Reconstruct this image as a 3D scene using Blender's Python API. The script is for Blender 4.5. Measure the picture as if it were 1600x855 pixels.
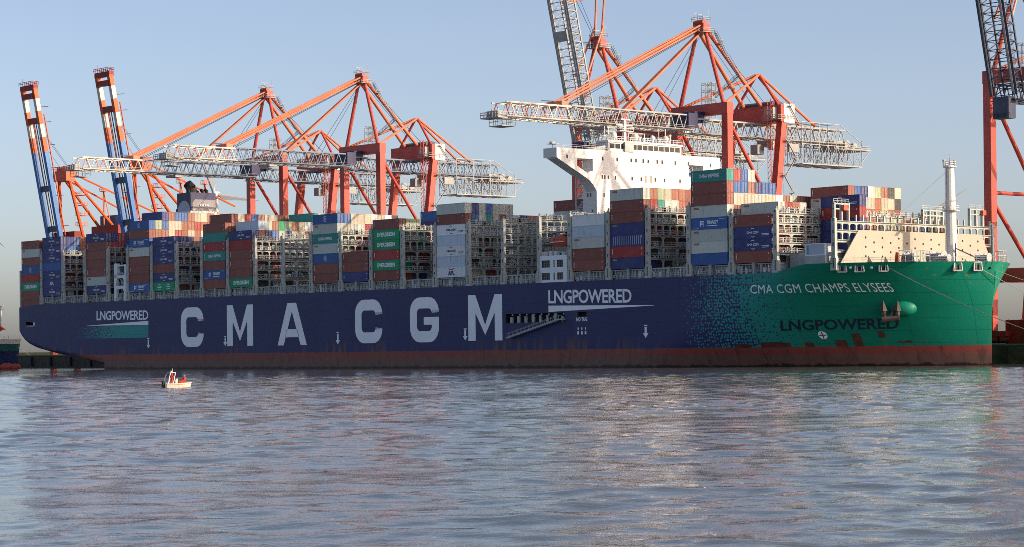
import bpy, bmesh, math, random
from mathutils import Vector, Matrix
random.seed(7)
R = math.radians
for o in list(bpy.data.objects): bpy.data.objects.remove(o)
scene = bpy.context.scene
col = scene.collection

# ------------------------------------------------------------ camera, sky, sun, exposure
cam = bpy.data.cameras.new('camera'); cam_o = bpy.data.objects.new('camera', cam); col.objects.link(cam_o)
cam.sensor_width = 36; cam.lens = 36 * 3734.04 / 1600
cam_o.location = (0, 0, 4.2); cam_o.rotation_euler = (R(90), 0.0105, 0)
cam.shift_y = (550.4 - 427.5) / 1600
cam.clip_end = 30000; cam.clip_start = 1
scene.camera = cam_o
SUN_EL, SUN_AZ = R(21), R(112)           # azimuth clockwise from +Y
w = bpy.data.worlds.new('World'); scene.world = w; w.use_nodes = True
nt = w.node_tree; bg = nt.nodes['Background']
sky = nt.nodes.new('ShaderNodeTexSky'); sky.sky_type = 'NISHITA'; sky.sun_disc = False
sky.sun_elevation = SUN_EL; sky.sun_rotation = SUN_AZ
sky.air_density = 0.6; sky.dust_density = 2.0; sky.ozone_density = 0.9
tint = nt.nodes.new('ShaderNodeMix'); tint.data_type = 'RGBA'; tint.blend_type = 'MULTIPLY'; tint.inputs[0].default_value = 1; tint.inputs[7].default_value = (.985, .885, .83, 1)
nt.links.new(sky.outputs[0], tint.inputs[6]); nt.links.new(tint.outputs[2], bg.inputs[0]); bg.inputs[1].default_value = 0.148
sun = bpy.data.lights.new('sun', 'SUN'); sun.energy = 3.4; sun.angle = R(0.5); sun.color = (1.0, 0.80, 0.58)
sun_o = bpy.data.objects.new('sun', sun); col.objects.link(sun_o)
D = Vector((math.sin(SUN_AZ) * math.cos(SUN_EL), math.cos(SUN_AZ) * math.cos(SUN_EL), math.sin(SUN_EL)))
sun_o.rotation_euler = D.to_track_quat('Z', 'Y').to_euler(); sun_o.location = D * 2000
scene.cycles.filter_width = 0.85; scene.cycles.use_denoising = False
vs = scene.view_settings; vs.view_transform = 'Standard'; vs.look = 'None'; vs.exposure = 0.64; vs.gamma = 1; vs.use_curve_mapping = False

# ------------------------------------------------------------ the berth: ship axes L (aft to bow), B (starboard to port), z
PSI = 0.8538
SX0, SY0 = -172.174, 835.779
C_, S_ = math.cos(PSI), math.sin(PSI)
def W(L, B, z=0): return Vector((SX0 + L * C_ + B * S_, SY0 - L * S_ + B * C_, z))
ROT = -PSI
P, GA, GB, RP = 14.4568, 12.209, 12.051, 2.517
G = []; l_ = 0.
for g in range(26):
    wd = GA if g == 4 else GB if g == 19 else 16.7 if g == 25 else P
    G.append((l_, l_ + wd)); l_ += wd
DECK = 22.4

# ------------------------------------------------------------ helpers
class MB:
    def __init__(s): s.v = []; s.f = []; s.m = []
    def add(s, vs_, fs, mi=0):
        n = len(s.v); s.v += [tuple(v) for v in vs_]; s.f += [tuple(i + n for i in f) for f in fs]; s.m += [mi] * len(fs)
    def box(s, x0, x1, y0, y1, z0, z1, mi=0):
        s.add([(x0,y0,z0),(x1,y0,z0),(x1,y1,z0),(x0,y1,z0),(x0,y0,z1),(x1,y0,z1),(x1,y1,z1),(x0,y1,z1)],
              [(0,3,2,1),(4,5,6,7),(0,1,5,4),(1,2,6,5),(2,3,7,6),(3,0,4,7)], mi)
    def beam(s, p, q, w_, h=None, mi=0):
        p = Vector(p); q = Vector(q); h = h or w_
        d = (q - p).normalized(); up = Vector((0,0,1)) if abs(d.z) < .95 else Vector((1,0,0))
        a = d.cross(up).normalized() * (w_ / 2); b = a.cross(d).normalized() * (h / 2)
        s.add([p-a-b,p+a-b,p+a+b,p-a+b,q-a-b,q+a-b,q+a+b,q-a+b],
              [(0,3,2,1),(4,5,6,7),(0,1,5,4),(1,2,6,5),(2,3,7,6),(3,0,4,7)], mi)
    def tube(s, p, q, r, r2=None, n=8, mi=0):
        p = Vector(p); q = Vector(q); r2 = r if r2 is None else r2
        d = (q - p).normalized(); up = Vector((0,0,1)) if abs(d.z) < .95 else Vector((1,0,0))
        a = d.cross(up).normalized(); b = a.cross(d).normalized(); vs_ = []
        for k, (c, rr) in enumerate(((p, r), (q, r2))):
            for i in range(n):
                t = 2*math.pi*i/n; vs_.append(c + a*math.cos(t)*rr + b*math.sin(t)*rr)
        fs = [(i, (i+1) % n, n+(i+1) % n, n+i) for i in range(n)] + [tuple(range(n-1,-1,-1)), tuple(range(n,2*n))]
        s.add(vs_, fs, mi)
    def path(s, pts, w_, mi=0):
        for a, b in zip(pts[:-1], pts[1:]): s.beam(a, b, w_, mi=mi)
    def prism(s, pts, axis, a, b, mi=0):
        def mk(u, v, t): return {'x': (t,u,v), 'y': (u,t,v), 'z': (u,v,t)}[axis]
        n = len(pts)
        s.add([mk(u,v,a) for u,v in pts] + [mk(u,v,b) for u,v in pts],
              [tuple(range(n-1,-1,-1)), tuple(range(n,2*n))] + [(i,(i+1) % n,n+(i+1) % n,n+i) for i in range(n)], mi)
    def ball(s, c, rx, ry, rz, nu=10, nv=6, mi=0):
        vs_ = [(c[0],c[1],c[2]-rz)]; fs = []
        for j in range(1, nv):
            t = math.pi*j/nv - math.pi/2
            for i in range(nu):
                u = 2*math.pi*i/nu; vs_.append((c[0]+rx*math.cos(t)*math.cos(u), c[1]+ry*math.cos(t)*math.sin(u), c[2]+rz*math.sin(t)))
        vs_.append((c[0],c[1],c[2]+rz)); e = len(vs_)-1
        for i in range(nu):
            fs.append((0, 1+(i+1) % nu, 1+i)); fs.append((e, e-nu+i, e-nu+(i+1) % nu))
            for j in range(nv-2):
                a = 1+j*nu; fs.append((a+i, a+(i+1) % nu, a+nu+(i+1) % nu, a+nu+i))
        s.add(vs_, fs, mi)
    def rail(s, pts, h=1.1, post=2.5, w_=.07, mi=0):
        for a, b in zip(pts[:-1], pts[1:]):
            a = Vector(a); b = Vector(b); n = max(1, int((b-a).length / post))
            for hh in (h*.55, h): s.beam(a+Vector((0,0,hh)), b+Vector((0,0,hh)), w_, mi=mi)
            for i in range(n+1):
                p = a.lerp(b, i/n); s.beam(p, p+Vector((0,0,h)), w_, mi=mi)
    def mesh(s, name, mats, smooth=False, off=(0,0,0), fix=True):
        me = bpy.data.meshes.new(name)
        me.from_pydata([(x-off[0], y-off[1], z-off[2]) for x,y,z in s.v], [], s.f)
        mats = mats if isinstance(mats, (list, tuple)) else [mats]
        for m in mats: me.materials.append(M[m] if isinstance(m, str) else m)
        me.polygons.foreach_set('material_index', s.m)
        if fix:
            bm = bmesh.new(); bm.from_mesh(me); bmesh.ops.recalc_face_normals(bm, faces=bm.faces); bm.to_mesh(me); bm.free()
        if smooth: me.polygons.foreach_set('use_smooth', [True]*len(me.polygons))
        me.update(); return me
    def build(s, name, mats, parent=None, **k): return link(name, s.mesh(name, mats, **k), parent)
def link(name, data, parent=None):
    o = bpy.data.objects.new(name, data); col.objects.link(o)
    if parent: o.parent = parent
    return o
def tag(o, label, cat, group=None):
    o['label'] = label; o['category'] = cat
    if group: o['group'] = group
    return o
def empty(name, loc, rz=0.):
    o = bpy.data.objects.new(name, None); col.objects.link(o); o.location = loc; o.rotation_euler.z = rz; o.empty_display_size = .5; return o
def struct(o): o['kind'] = 'structure'; return o

M = {}
def node(nt_, typ, **kw):
    n = nt_.nodes.new(typ)
    for k, v in kw.items(): setattr(n, k, v)
    return n
def math_(nt_, op, a, b=None, c=None):
    n = nt_.nodes.new('ShaderNodeMath'); n.operation = op
    for i, x in enumerate((a, b, c)):
        if x is None: continue
        if isinstance(x, (int, float)): n.inputs[i].default_value = x
        else: nt_.links.new(x, n.inputs[i])
    return n.outputs[0]
def mix_(nt_, fac, a, b, mode='MIX'):
    n = nt_.nodes.new('ShaderNodeMix'); n.data_type = 'RGBA'; n.blend_type = mode
    for s_, x in ((n.inputs[0], fac), (n.inputs[6], a), (n.inputs[7], b)):
        if isinstance(x, (int, float)): s_.default_value = x
        elif isinstance(x, tuple): s_.default_value = x if len(x) == 4 else (*x, 1)
        else: nt_.links.new(x, s_)
    return n.outputs[2]
def ramp_(nt_, x, lo, hi):
    n = nt_.nodes.new('ShaderNodeMapRange'); n.interpolation_type = 'SMOOTHSTEP'
    n.inputs[1].default_value = lo; n.inputs[2].default_value = hi; nt_.links.new(x, n.inputs[0]); return n.outputs[0]
def noise_(nt_, vec, scale, detail=3, rough=.55, stretch=None):
    if stretch:
        mp = nt_.nodes.new('ShaderNodeMapping'); mp.inputs['Scale'].default_value = stretch; nt_.links.new(vec, mp.inputs[0]); vec = mp.outputs[0]
    n = nt_.nodes.new('ShaderNodeTexNoise'); n.inputs['Scale'].default_value = scale; n.inputs['Detail'].default_value = detail; n.inputs['Roughness'].default_value = rough
    nt_.links.new(vec, n.inputs['Vector']); return n.outputs[0]
def newmat(name):
    m = bpy.data.materials.new(name); m.use_nodes = True; M[name] = m
    t = m.node_tree; b = t.nodes['Principled BSDF']; tc = t.nodes.new('ShaderNodeTexCoord'); return m, t, b, tc
def paint(name, c, rough=.5, var=.18, dirt=(.10,.07,.05), damt=.25, scale=.35, metal=0., bump=0., streak=True):
    m, t, b, tc = newmat(name); v = tc.outputs['Object']
    n1 = noise_(t, v, scale, 4); n2 = noise_(t, v, 1.0, 4, .6, (1.3, 1.3, .12) if streak else (2, 2, 2))
    c0 = mix_(t, ramp_(t, n1, .3, .75), tuple(x*(1-var) for x in c), tuple(min(1, x*(1+var)) for x in c))
    c1 = mix_(t, math_(t, 'MULTIPLY', ramp_(t, n2, .52, .8), damt), c0, dirt)
    t.links.new(c1, b.inputs['Base Color']); b.inputs['Roughness'].default_value = rough; b.inputs['Specular IOR Level'].default_value = .35; b.inputs['Metallic'].default_value = metal
    if bump:
        bp = t.nodes.new('ShaderNodeBump'); bp.inputs['Strength'].default_value = bump; bp.inputs['Distance'].default_value = .05
        t.links.new(noise_(t, v, 2.5, 4), bp.inputs['Height']); t.links.new(bp.outputs[0], b.inputs['Normal'])
    return m
# paints
paint('crane_red', (.48,.072,.050), .45, .16, (.22,.09,.06), .5, .12)
paint('crane_orange', (.60,.185,.10), .45, .14, (.26,.11,.06), .45, .15)
paint('far_orange', (.60,.10,.025), .5, .1, (.2,.06,.03), .3, .15)
paint('far_blue', (.07,.19,.46), .5, .1, (.04,.08,.16), .3, .15)
paint('cream', (.62,.58,.50), .55, .08, (.25,.2,.15), .3, .2)
paint('steel_blue', (.16,.20,.27), .5, .15, (.1,.08,.07), .4, .3)
paint('steel_grey', (.34,.35,.345), .5, .15, (.13,.11,.09), .4, .3)
paint('steel_dark', (.045,.06,.10), .5, .15, (.06,.05,.05), .4, .3)
paint('deck_grey', (.34,.38,.38), .55, .16, (.10,.085,.06), .45, .4)
paint('bridge_grey', (.42,.45,.42), .55, .14, (.12,.10,.07), .5, .4)
paint('white_paint', (.66,.655,.645), .45, .05, (.48,.44,.38), .25, .2)
paint('hull_white', (.88,.91,.94), .5, .04, (.4,.3,.2), .28, .3)
paint('house_white', (.74,.80,.85), .45, .05, (.4,.36,.3), .3, .4)
paint('breakwater_cream', (.38,.345,.28), .55, .05, (.4,.33,.25), .3, .2)
paint('navy_paint', (.018,.022,.085), .45, .15, (.02,.02,.04), .3, .2)
paint('funnel_grey', (.26,.25,.27), .6, .1, (.15,.12,.1), .4, .3)
paint('pale_disc', (.40,.46,.55), .5, .06, (.2,.2,.2), .2, .3)
paint('soot_black', (.012,.012,.013), .7, .2, (.03,.02,.02), .3, .5)
paint('lifeboat_red', (.50,.085,.045), .5, .1, (.2,.08,.05), .3, .4)
paint('navy_letter', (.012,.02,.045), .5, .1, (.02,.06,.05), .4, .4)
paint('dark_glass', (.012,.016,.02), .12, .1, (.02,.02,.02), .1, .5)
paint('glass_tan', (.30,.27,.20), .3, .1, (.1,.1,.08), .2, .5)
paint('dark_hole', (.02,.02,.022), .8, .2, (.03,.025,.02), .4, .5)
paint('logo_red', (.42,.02,.03), .5, .05, (.2,.05,.05), .2, .5)
paint('logo_white', (.82,.83,.84), .5, .05, (.4,.35,.3), .2, .5)
paint('logo_navy', (.02,.025,.10), .5, .05, (.05,.05,.1), .2, .5)
paint('logo_yellow', (.45,.38,.12), .5, .05, (.2,.15,.1), .2, .5)
paint('galvanised', (.40,.42,.42), .45, .12, (.15,.13,.1), .35, .6)
paint('rope', (.33,.32,.28), .8, .1, (.15,.13,.1), .3, 2)
paint('anchor_iron', (.07,.062,.056), .7, .25, (.18,.09,.05), .5, 1.2, bump=.4)
paint('green_fitting', (.0,.20,.13), .5, .1, (.02,.08,.05), .3, .6)
paint('quay_wall', (.065,.055,.04), .85, .35, (.03,.045,.02), .6, .5, bump=.6)
paint('quay_top', (.14,.135,.125), .85, .15, (.08,.07,.06), .4, .1, streak=False)
paint('land', (.05,.065,.035), .9, .3, (.03,.04,.02), .5, .05, streak=False)
paint('bogie_red', (.24,.022,.015), .6, .15, (.1,.03,.02), .4, .3)
paint('turbine_grey', (.38,.41,.44), .5, .05, (.3,.3,.3), .1, .2)
paint('coat_orange', (.62,.045,.02), .7, .15, (.3,.03,.02), .3, 6, streak=False)
paint('skin', (.50,.30,.22), .6, .05, (.4,.2,.15), .2, 8, streak=False)
paint('trousers', (.03,.035,.06), .8, .15, (.02,.02,.03), .3, 8, streak=False)
paint('cap_blue', (.05,.16,.35), .7, .1, (.03,.08,.2), .2, 8, streak=False)
paint('boat_grey', (.50,.475,.41), .45, .08, (.25,.22,.18), .35, 1.2)
paint('rubber', (.02,.02,.02), .7, .2, (.05,.04,.04), .3, 2)
paint('boat_green', (.02,.10,.10), .5, .1, (.02,.04,.03), .3, .5)
paint('boat_navy', (.015,.03,.10), .5, .1, (.02,.02,.03), .3, .5)
paint('bark', (.06,.05,.035), .9, .2, (.03,.03,.02), .4, 2)

# hull paint: navy midbody, green bow breaking up into dots, red boot-top, rust
def hull_mat():
    m, t, b, tc = newmat('hull_paint'); v = tc.outputs['Object']
    sep = node(t, 'ShaderNodeSeparateXYZ'); t.links.new(v, sep.inputs[0]); L, z = sep.outputs[0], sep.outputs[2]
    cb = node(t, 'ShaderNodeCombineXYZ'); t.links.new(L, cb.inputs[0]); t.links.new(z, cb.inputs[1])
    vo = node(t, 'ShaderNodeTexVoronoi'); vo.voronoi_dimensions = '2D'; vo.inputs['Scale'].default_value = 1.3; vo.inputs['Randomness'].default_value = .62
    t.links.new(cb.outputs[0], vo.inputs['Vector']); dist = vo.outputs['Distance']
    cell = node(t, 'ShaderNodeSeparateColor'); t.links.new(vo.outputs['Color'], cell.inputs[0]); rnd = cell.outputs[0]
    wob = math_(t, 'MULTIPLY', math_(t, 'SUBTRACT', noise_(t, v, .12, 2), .5), 14)
    Lw = math_(t, 'ADD', L, wob)
    g = math_(t, 'DIVIDE', math_(t, 'SUBTRACT', Lw, 325.0), 40.)            # 0..1 along the halftone
    gp = math_(t, 'MAXIMUM', g, 0.)
    present = math_(t, 'GREATER_THAN', math_(t, 'ADD', math_(t, 'MULTIPLY', g, 3.4), -.05), rnd)
    rad = math_(t, 'ADD', .22, math_(t, 'MULTIPLY', math_(t, 'MINIMUM', gp, .5), .36))
    dot = math_(t, 'MULTIPLY', math_(t, 'LESS_THAN', dist, rad), present)
    vo3 = node(t, 'ShaderNodeTexVoronoi'); vo3.voronoi_dimensions = '2D'; vo3.inputs['Scale'].default_value = 1.35; vo3.inputs['Randomness'].default_value = .9
    t.links.new(cb.outputs[0], vo3.inputs['Vector']); cell3 = node(t, 'ShaderNodeSeparateColor'); t.links.new(vo3.outputs['Color'], cell3.inputs[0])
    h_ = math_(t, 'MAXIMUM', math_(t, 'SUBTRACT', 1.25, g), 0.)                      # 0.85 .. 0 over the second half
    speck = math_(t, 'MULTIPLY', math_(t, 'LESS_THAN', vo3.outputs['Distance'], math_(t, 'MULTIPLY', h_, .52)), math_(t, 'LESS_THAN', cell3.outputs[0], math_(t, 'MULTIPLY', h_, 1.1)))
    rev = math_(t, 'GREATER_THAN', g, math_(t, 'ADD', .42, math_(t, 'MULTIPLY', rnd, .16)))
    dot = math_(t, 'MAXIMUM', dot, 0.); inv = math_(t, 'MULTIPLY', rev, math_(t, 'SUBTRACT', 1., speck))
    dot = math_(t, 'MAXIMUM', dot, inv)
    solid = math_(t, 'GREATER_THAN', L, 374.)
    green = math_(t, 'MAXIMUM', dot, solid)
    # stern flash: green bar breaking up towards the stern
    gs = math_(t, 'DIVIDE', math_(t, 'SUBTRACT', L, 38.), 30.)
    vo2 = node(t, 'ShaderNodeTexVoronoi'); vo2.voronoi_dimensions = '2D'; vo2.inputs['Scale'].default_value = 1.7
    t.links.new(cb.outputs[0], vo2.inputs['Vector'])
    bar = math_(t, 'LESS_THAN', vo2.outputs['Distance'], math_(t, 'ADD', .06, math_(t, 'MULTIPLY', gs, .75)))
    for a, lo in ((L, 39.), (z, 10.2)): bar = math_(t, 'MULTIPLY', bar, math_(t, 'GREATER_THAN', a, lo))
    for a, hi in ((L, 83.1), (z, 14.25)): bar = math_(t, 'MULTIPLY', bar, math_(t, 'LESS_THAN', a, hi))
    green = math_(t, 'MAXIMUM', green, bar)
    n1 = noise_(t, v, .09, 4); n2 = noise_(t, v, .5, 5, .6)
    navy = mix_(t, n1, (.028,.030,.108), (.042,.044,.140))
    grn = mix_(t, n1, (.0,.165,.105), (.0,.225,.145))
    dotc = mix_(t, ramp_(t, L, 335, 372), (.03,.30,.28), grn)
    c = mix_(t, green, navy, dotc)
    c = mix_(t, math_(t, 'MULTIPLY', ramp_(t, n2, .55, .8), .18), c, (.08,.09,.10))
    # faint horizontal plate seams and vertical butts
    fz = math_(t, 'FRACT', math_(t, 'DIVIDE', math_(t, 'ADD', z, .4), 2.9)); seam = math_(t, 'LESS_THAN', fz, .03)
    fl = math_(t, 'FRACT', math_(t, 'DIVIDE', L, 11.6)); seam = math_(t, 'MAXIMUM', seam, math_(t, 'LESS_THAN', fl, .008))
    c = mix_(t, math_(t, 'MULTIPLY', seam, .45), c, (.0,.004,.02))
    # boot-top
    edge = math_(t, 'ADD', 4.75, math_(t, 'MULTIPLY', math_(t, 'SUBTRACT', n2, .5), .25))
    red = mix_(t, n2, (.22,.045,.036), (.30,.075,.058))
    brown = mix_(t, n2, (.125,.062,.052), (.22,.115,.092))
    low = mix_(t, math_(t, 'LESS_THAN', z, math_(t, 'ADD', 2.9, math_(t, 'MULTIPLY', math_(t, 'SUBTRACT', n2, .5), .9))), red, brown)
    low = mix_(t, math_(t, 'MULTIPLY', ramp_(t, noise_(t, v, 1., 5, .7, (.5, 0, .12)), .5, .68), .6), low, (.045,.034,.028))
    low = mix_(t, ramp_(t, math_(t, 'ADD', z, math_(t, 'MULTIPLY', math_(t, 'SUBTRACT', noise_(t, v, .35, 4, .65), .5), 2.2)), .8, .25), low, (.025,.02,.015))
    c = mix_(t, math_(t, 'LESS_THAN', z, edge), c, low)
    # rust runs and scraped patches above the boot-top
    st = noise_(t, v, 1., 5, .65, (.55, .0, .05)); big = noise_(t, v, .045, 2, .5, (1, 0, .3))
    rz = math_(t, 'MULTIPLY', ramp_(t, z, 9.0, 4.4), ramp_(t, z, .2, 3.2))
    rust = math_(t, 'MULTIPLY', math_(t, 'MULTIPLY', ramp_(t, st, .48, .62), rz), ramp_(t, big, .39, .52))
    c = mix_(t, math_(t, 'MULTIPLY', math_(t, 'MULTIPLY', rust, .85), math_(t, 'ADD', .2, math_(t, 'MULTIPLY', ramp_(t, L, 330, 290), .8))), c, mix_(t, n2, (.12,.055,.028), (.30,.135,.06)))
    # long faint streaks down the side and rust at the bow top
    st2 = noise_(t, v, 1., 4, .6, (.35, 0, .02))
    c = mix_(t, math_(t, 'MULTIPLY', ramp_(t, st2, .56, .74), .22), c, (.085,.08,.085))
    bowr = math_(t, 'MULTIPLY', ramp_(t, noise_(t, v, .55, 5, .7), .60, .68), math_(t, 'MULTIPLY', ramp_(t, L, 384, 392), ramp_(t, z, 17.5, 21)))
    c = mix_(t, math_(t, 'MULTIPLY', bowr, .8), c, (.30,.10,.03))
    t.links.new(c, b.inputs['Base Color']); b.inputs['Roughness'].default_value = .5; b.inputs['Specular IOR Level'].default_value = .25
    bp = node(t, 'ShaderNodeBump'); bp.inputs['Strength'].default_value = .25; bp.inputs['Distance'].default_value = .25
    t.links.new(noise_(t, v, .22, 3), bp.inputs['Height']); t.links.new(bp.outputs[0], b.inputs['Normal'])
hull_mat()

def container_mat(name, src):
    m, t, b, tc = newmat(name); v = tc.outputs['Object']
    if src == 'obj':
        oi = node(t, 'ShaderNodeObjectInfo'); base = oi.outputs['Color']
        ad = node(t, 'ShaderNodeVectorMath', operation='MULTIPLY_ADD'); cmb = node(t, 'ShaderNodeCombineXYZ')
        r50 = math_(t, 'MULTIPLY', oi.outputs['Random'], 50.)
        for i in range(3): t.links.new(r50, cmb.inputs[i])
        t.links.new(v, ad.inputs[0]); ad.inputs[1].default_value = (1,1,1); t.links.new(cmb.outputs[0], ad.inputs[2]); v2 = ad.outputs[0]
    else:
        at = node(t, 'ShaderNodeAttribute', attribute_name='paint'); base = at.outputs['Color']; v2 = v
    n1 = noise_(t, v2, .5, 4); n2 = noise_(t, v2, 1., 4, .65, (1.6, 1.6, .22)); n3 = noise_(t, v2, 1.6, 5, .7)
    c = mix_(t, ramp_(t, n1, .35, .7), base, mix_(t, .07, base, (.4,.38,.35)))
    c = mix_(t, math_(t, 'MULTIPLY', ramp_(t, n2, .50, .78), .40), c, (.06,.042,.035))
    c = mix_(t, math_(t, 'MULTIPLY', ramp_(t, n3, .68, .75), .5), c, (.14,.055,.03))
    # corrugation as fine relief
    sep = node(t, 'ShaderNodeSeparateXYZ'); t.links.new(v, sep.inputs[0])
    hgt = math_(t, 'ADD', math_(t, 'SINE', math_(t, 'MULTIPLY', sep.outputs[0], 22.4)), math_(t, 'SINE', math_(t, 'MULTIPLY', sep.outputs[1], 22.4)))
    bp = node(t, 'ShaderNodeBump'); bp.inputs['Strength'].default_value = .4; bp.inputs['Distance'].default_value = .012
    t.links.new(hgt, bp.inputs['Height']); t.links.new(bp.outputs[0], b.inputs['Normal'])
    t.links.new(c, b.inputs['Base Color']); b.inputs['Roughness'].default_value = .55; b.inputs['Specular IOR Level'].default_value = .25
container_mat('container_paint', 'obj'); container_mat('container_mass_paint', 'attr')

def water_mat():
    m, t, b, tc = newmat('water'); geo = node(t, 'ShaderNodeNewGeometry'); v = geo.outputs['Position']
    b.inputs['Base Color'].default_value = (.080,.096,.096,1); b.inputs['Roughness'].default_value = .035; b.inputs['IOR'].default_value = 1.333
    h1 = noise_(t, v, 2.2, 3, .6, (.6, 1.0, 1)); h3 = noise_(t, v, 7., 3, .6)
    h = math_(t, 'ADD', math_(t, 'MULTIPLY', h1, .022), math_(t, 'MULTIPLY', h3, .008))
    bp = node(t, 'ShaderNodeBump'); bp.inputs['Strength'].default_value = 1.; bp.inputs['Distance'].default_value = 1.
    t.links.new(h, bp.inputs['Height']); t.links.new(bp.outputs[0], b.inputs['Normal'])
water_mat()

# ------------------------------------------------------------ water, quay
def build_water():
    import numpy as np
    rg = random.Random(3); WV = []
    for i in range(110):
        lam = .7 * (6.5 / .7) ** rg.random(); th = R(90 + rg.gauss(0, 34)); k = 2*math.pi/lam
        WV.append((.0027 * lam ** .88, k*math.cos(th), k*math.sin(th), rg.random()*6.28, lam, k))
    ys = [30.]
    while ys[-1] < 1000:
        y = ys[-1]; ys.append(y + (y*.0042 if y < 150 else .64 if y < 420 else .64+(y-420)*.012))
    Y = np.array(ys)[:, None]; NX = 640
    U = np.linspace(-.245, .245, NX)[None, :]
    X = U * (Y + 25); Yg = np.broadcast_to(Y, X.shape).copy(); Z = np.zeros_like(X); DX = np.zeros_like(X); DY = np.zeros_like(X)
    step = np.maximum(np.gradient(np.array(ys))[:, None], .49*(Y+25)/NX*.6)
    gust = .80 + .45*np.sin(X*.045+Yg*.018+1.)*np.sin(Yg*.061-X*.017) + .25*np.sin(X*.11-Yg*.03)*np.sin(Yg*.13+2.)
    for a, kx, ky, ph, lam, k in WV:
        fade = np.clip(lam/(2.4*step) - .55, 0, 1)
        if fade.max() <= 0: continue
        A = a*fade*(gust if lam < 5 else 1.); p = kx*X + ky*Yg + ph
        Z += A*np.sin(p); c = A*np.cos(p)*.9; DX += kx/k*c; DY += ky/k*c
    X = X + DX; Yg = Yg + DY
    for sl in ((0, slice(None)), (-1, slice(None)), (slice(None), 0), (slice(None), -1)): Z[sl] = -.12
    n = X.size; me = bpy.data.meshes.new('water'); me.vertices.add(n)
    me.vertices.foreach_set('co', np.stack([X, Yg, Z], -1).astype('f4').ravel())
    ny = len(ys); i = (np.arange(ny-1)[:, None]*NX + np.arange(NX-1)[None, :]).ravel()
    q = np.stack([i, i+1, i+1+NX, i+NX], -1).astype('i4')
    me.loops.add(q.size); me.loops.foreach_set('vertex_index', q.ravel())
    me.polygons.add(len(q)); me.polygons.foreach_set('loop_start', np.arange(0, q.size, 4, dtype='i4')); me.polygons.foreach_set('loop_total', np.full(len(q), 4, dtype='i4'))
    me.polygons.foreach_set('use_smooth', np.ones(len(q), dtype=bool)); me.update(); me.validate()
    me.materials.append(M['water']); print('WATER', X.shape)
    o = link('water', me); struct(o)
    mb = MB(); mb.add([(-16000,-400,-.35),(16000,-400,-.35),(16000,16000,-.35),(-16000,16000,-.35)], [(0,1,2,3)])
    struct(mb.build('river', 'water', fix=False))
build_water()
q = empty('quay', W(150, 65), ROT); struct(q)
mb = MB(); mb.box(-700, 700, 0, 1.6, -3, 4.6); mb.build('quay_wall', 'quay_wall', q)
mb = MB(); mb.box(-700, 700, -.15, 1.9, 4.604, 5.0); mb.build('coping', 'quay_top', q)
mb = MB(); mb.box(-700, 700, 1.91, 420, -3, 4.99); mb.build('apron', 'quay_top', q)
me_f = MB(); me_f.box(-.45, .45, -.9, 0, .6, 4.2); fm = me_f.mesh('fender', 'rubber')
for i in range(-46, 47):
    o = link('fender', fm, q); o.location = (i*15., -.02, 0)
mb = MB()
for k in range(60):
    x = -4200 + k*150; hgt = 8 + 9*random.random(); mb.box(x, x+149, 0, 160, -2, hgt)
o = mb.build('far_bank', 'land'); o.location = (0, 3200, 0); struct(o)

# ------------------------------------------------------------ the ship
ship = empty('container_ship', W(0, 0, 0), ROT)
tag(ship, 'huge navy container ship with green bow and white letters along its side', 'ship')
def clip(a, b=0., c=1.): return min(max(a, b), c)
def Lstem(z): return 397. if z < 12 else 397 + 2.0*((z-12)/12.1)**1.2
def Ltap(z): return 305 + 57*clip(z/24.1)
def keel(L): return max(-4, 6.5*(1-L/52) + 4*math.exp(-L/4)) if L < 84 else -4
def hbr(L, z):
    h = 30.65; zz = clip(z/24.1); lt = Ltap(z)
    if L > lt:
        t = clip((L-lt)/(Lstem(z)-lt)); h *= max(0, (1 - t**(2.0+.5*zz)))**(1-.10*zz)
    if L < 56:
        t = clip((z-keel(L))/3.2); h *= (1-(1-t)**2.6)**.5
    return h
def ztop(L):
    if L < 12: return 21.6 + .8*L/12
    return 22.4 + 1.7*clip((L-357)/9)**1.0
def hullB(L, z): return 30.65 - hbr(min(L, Lstem(z)), z)
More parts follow.
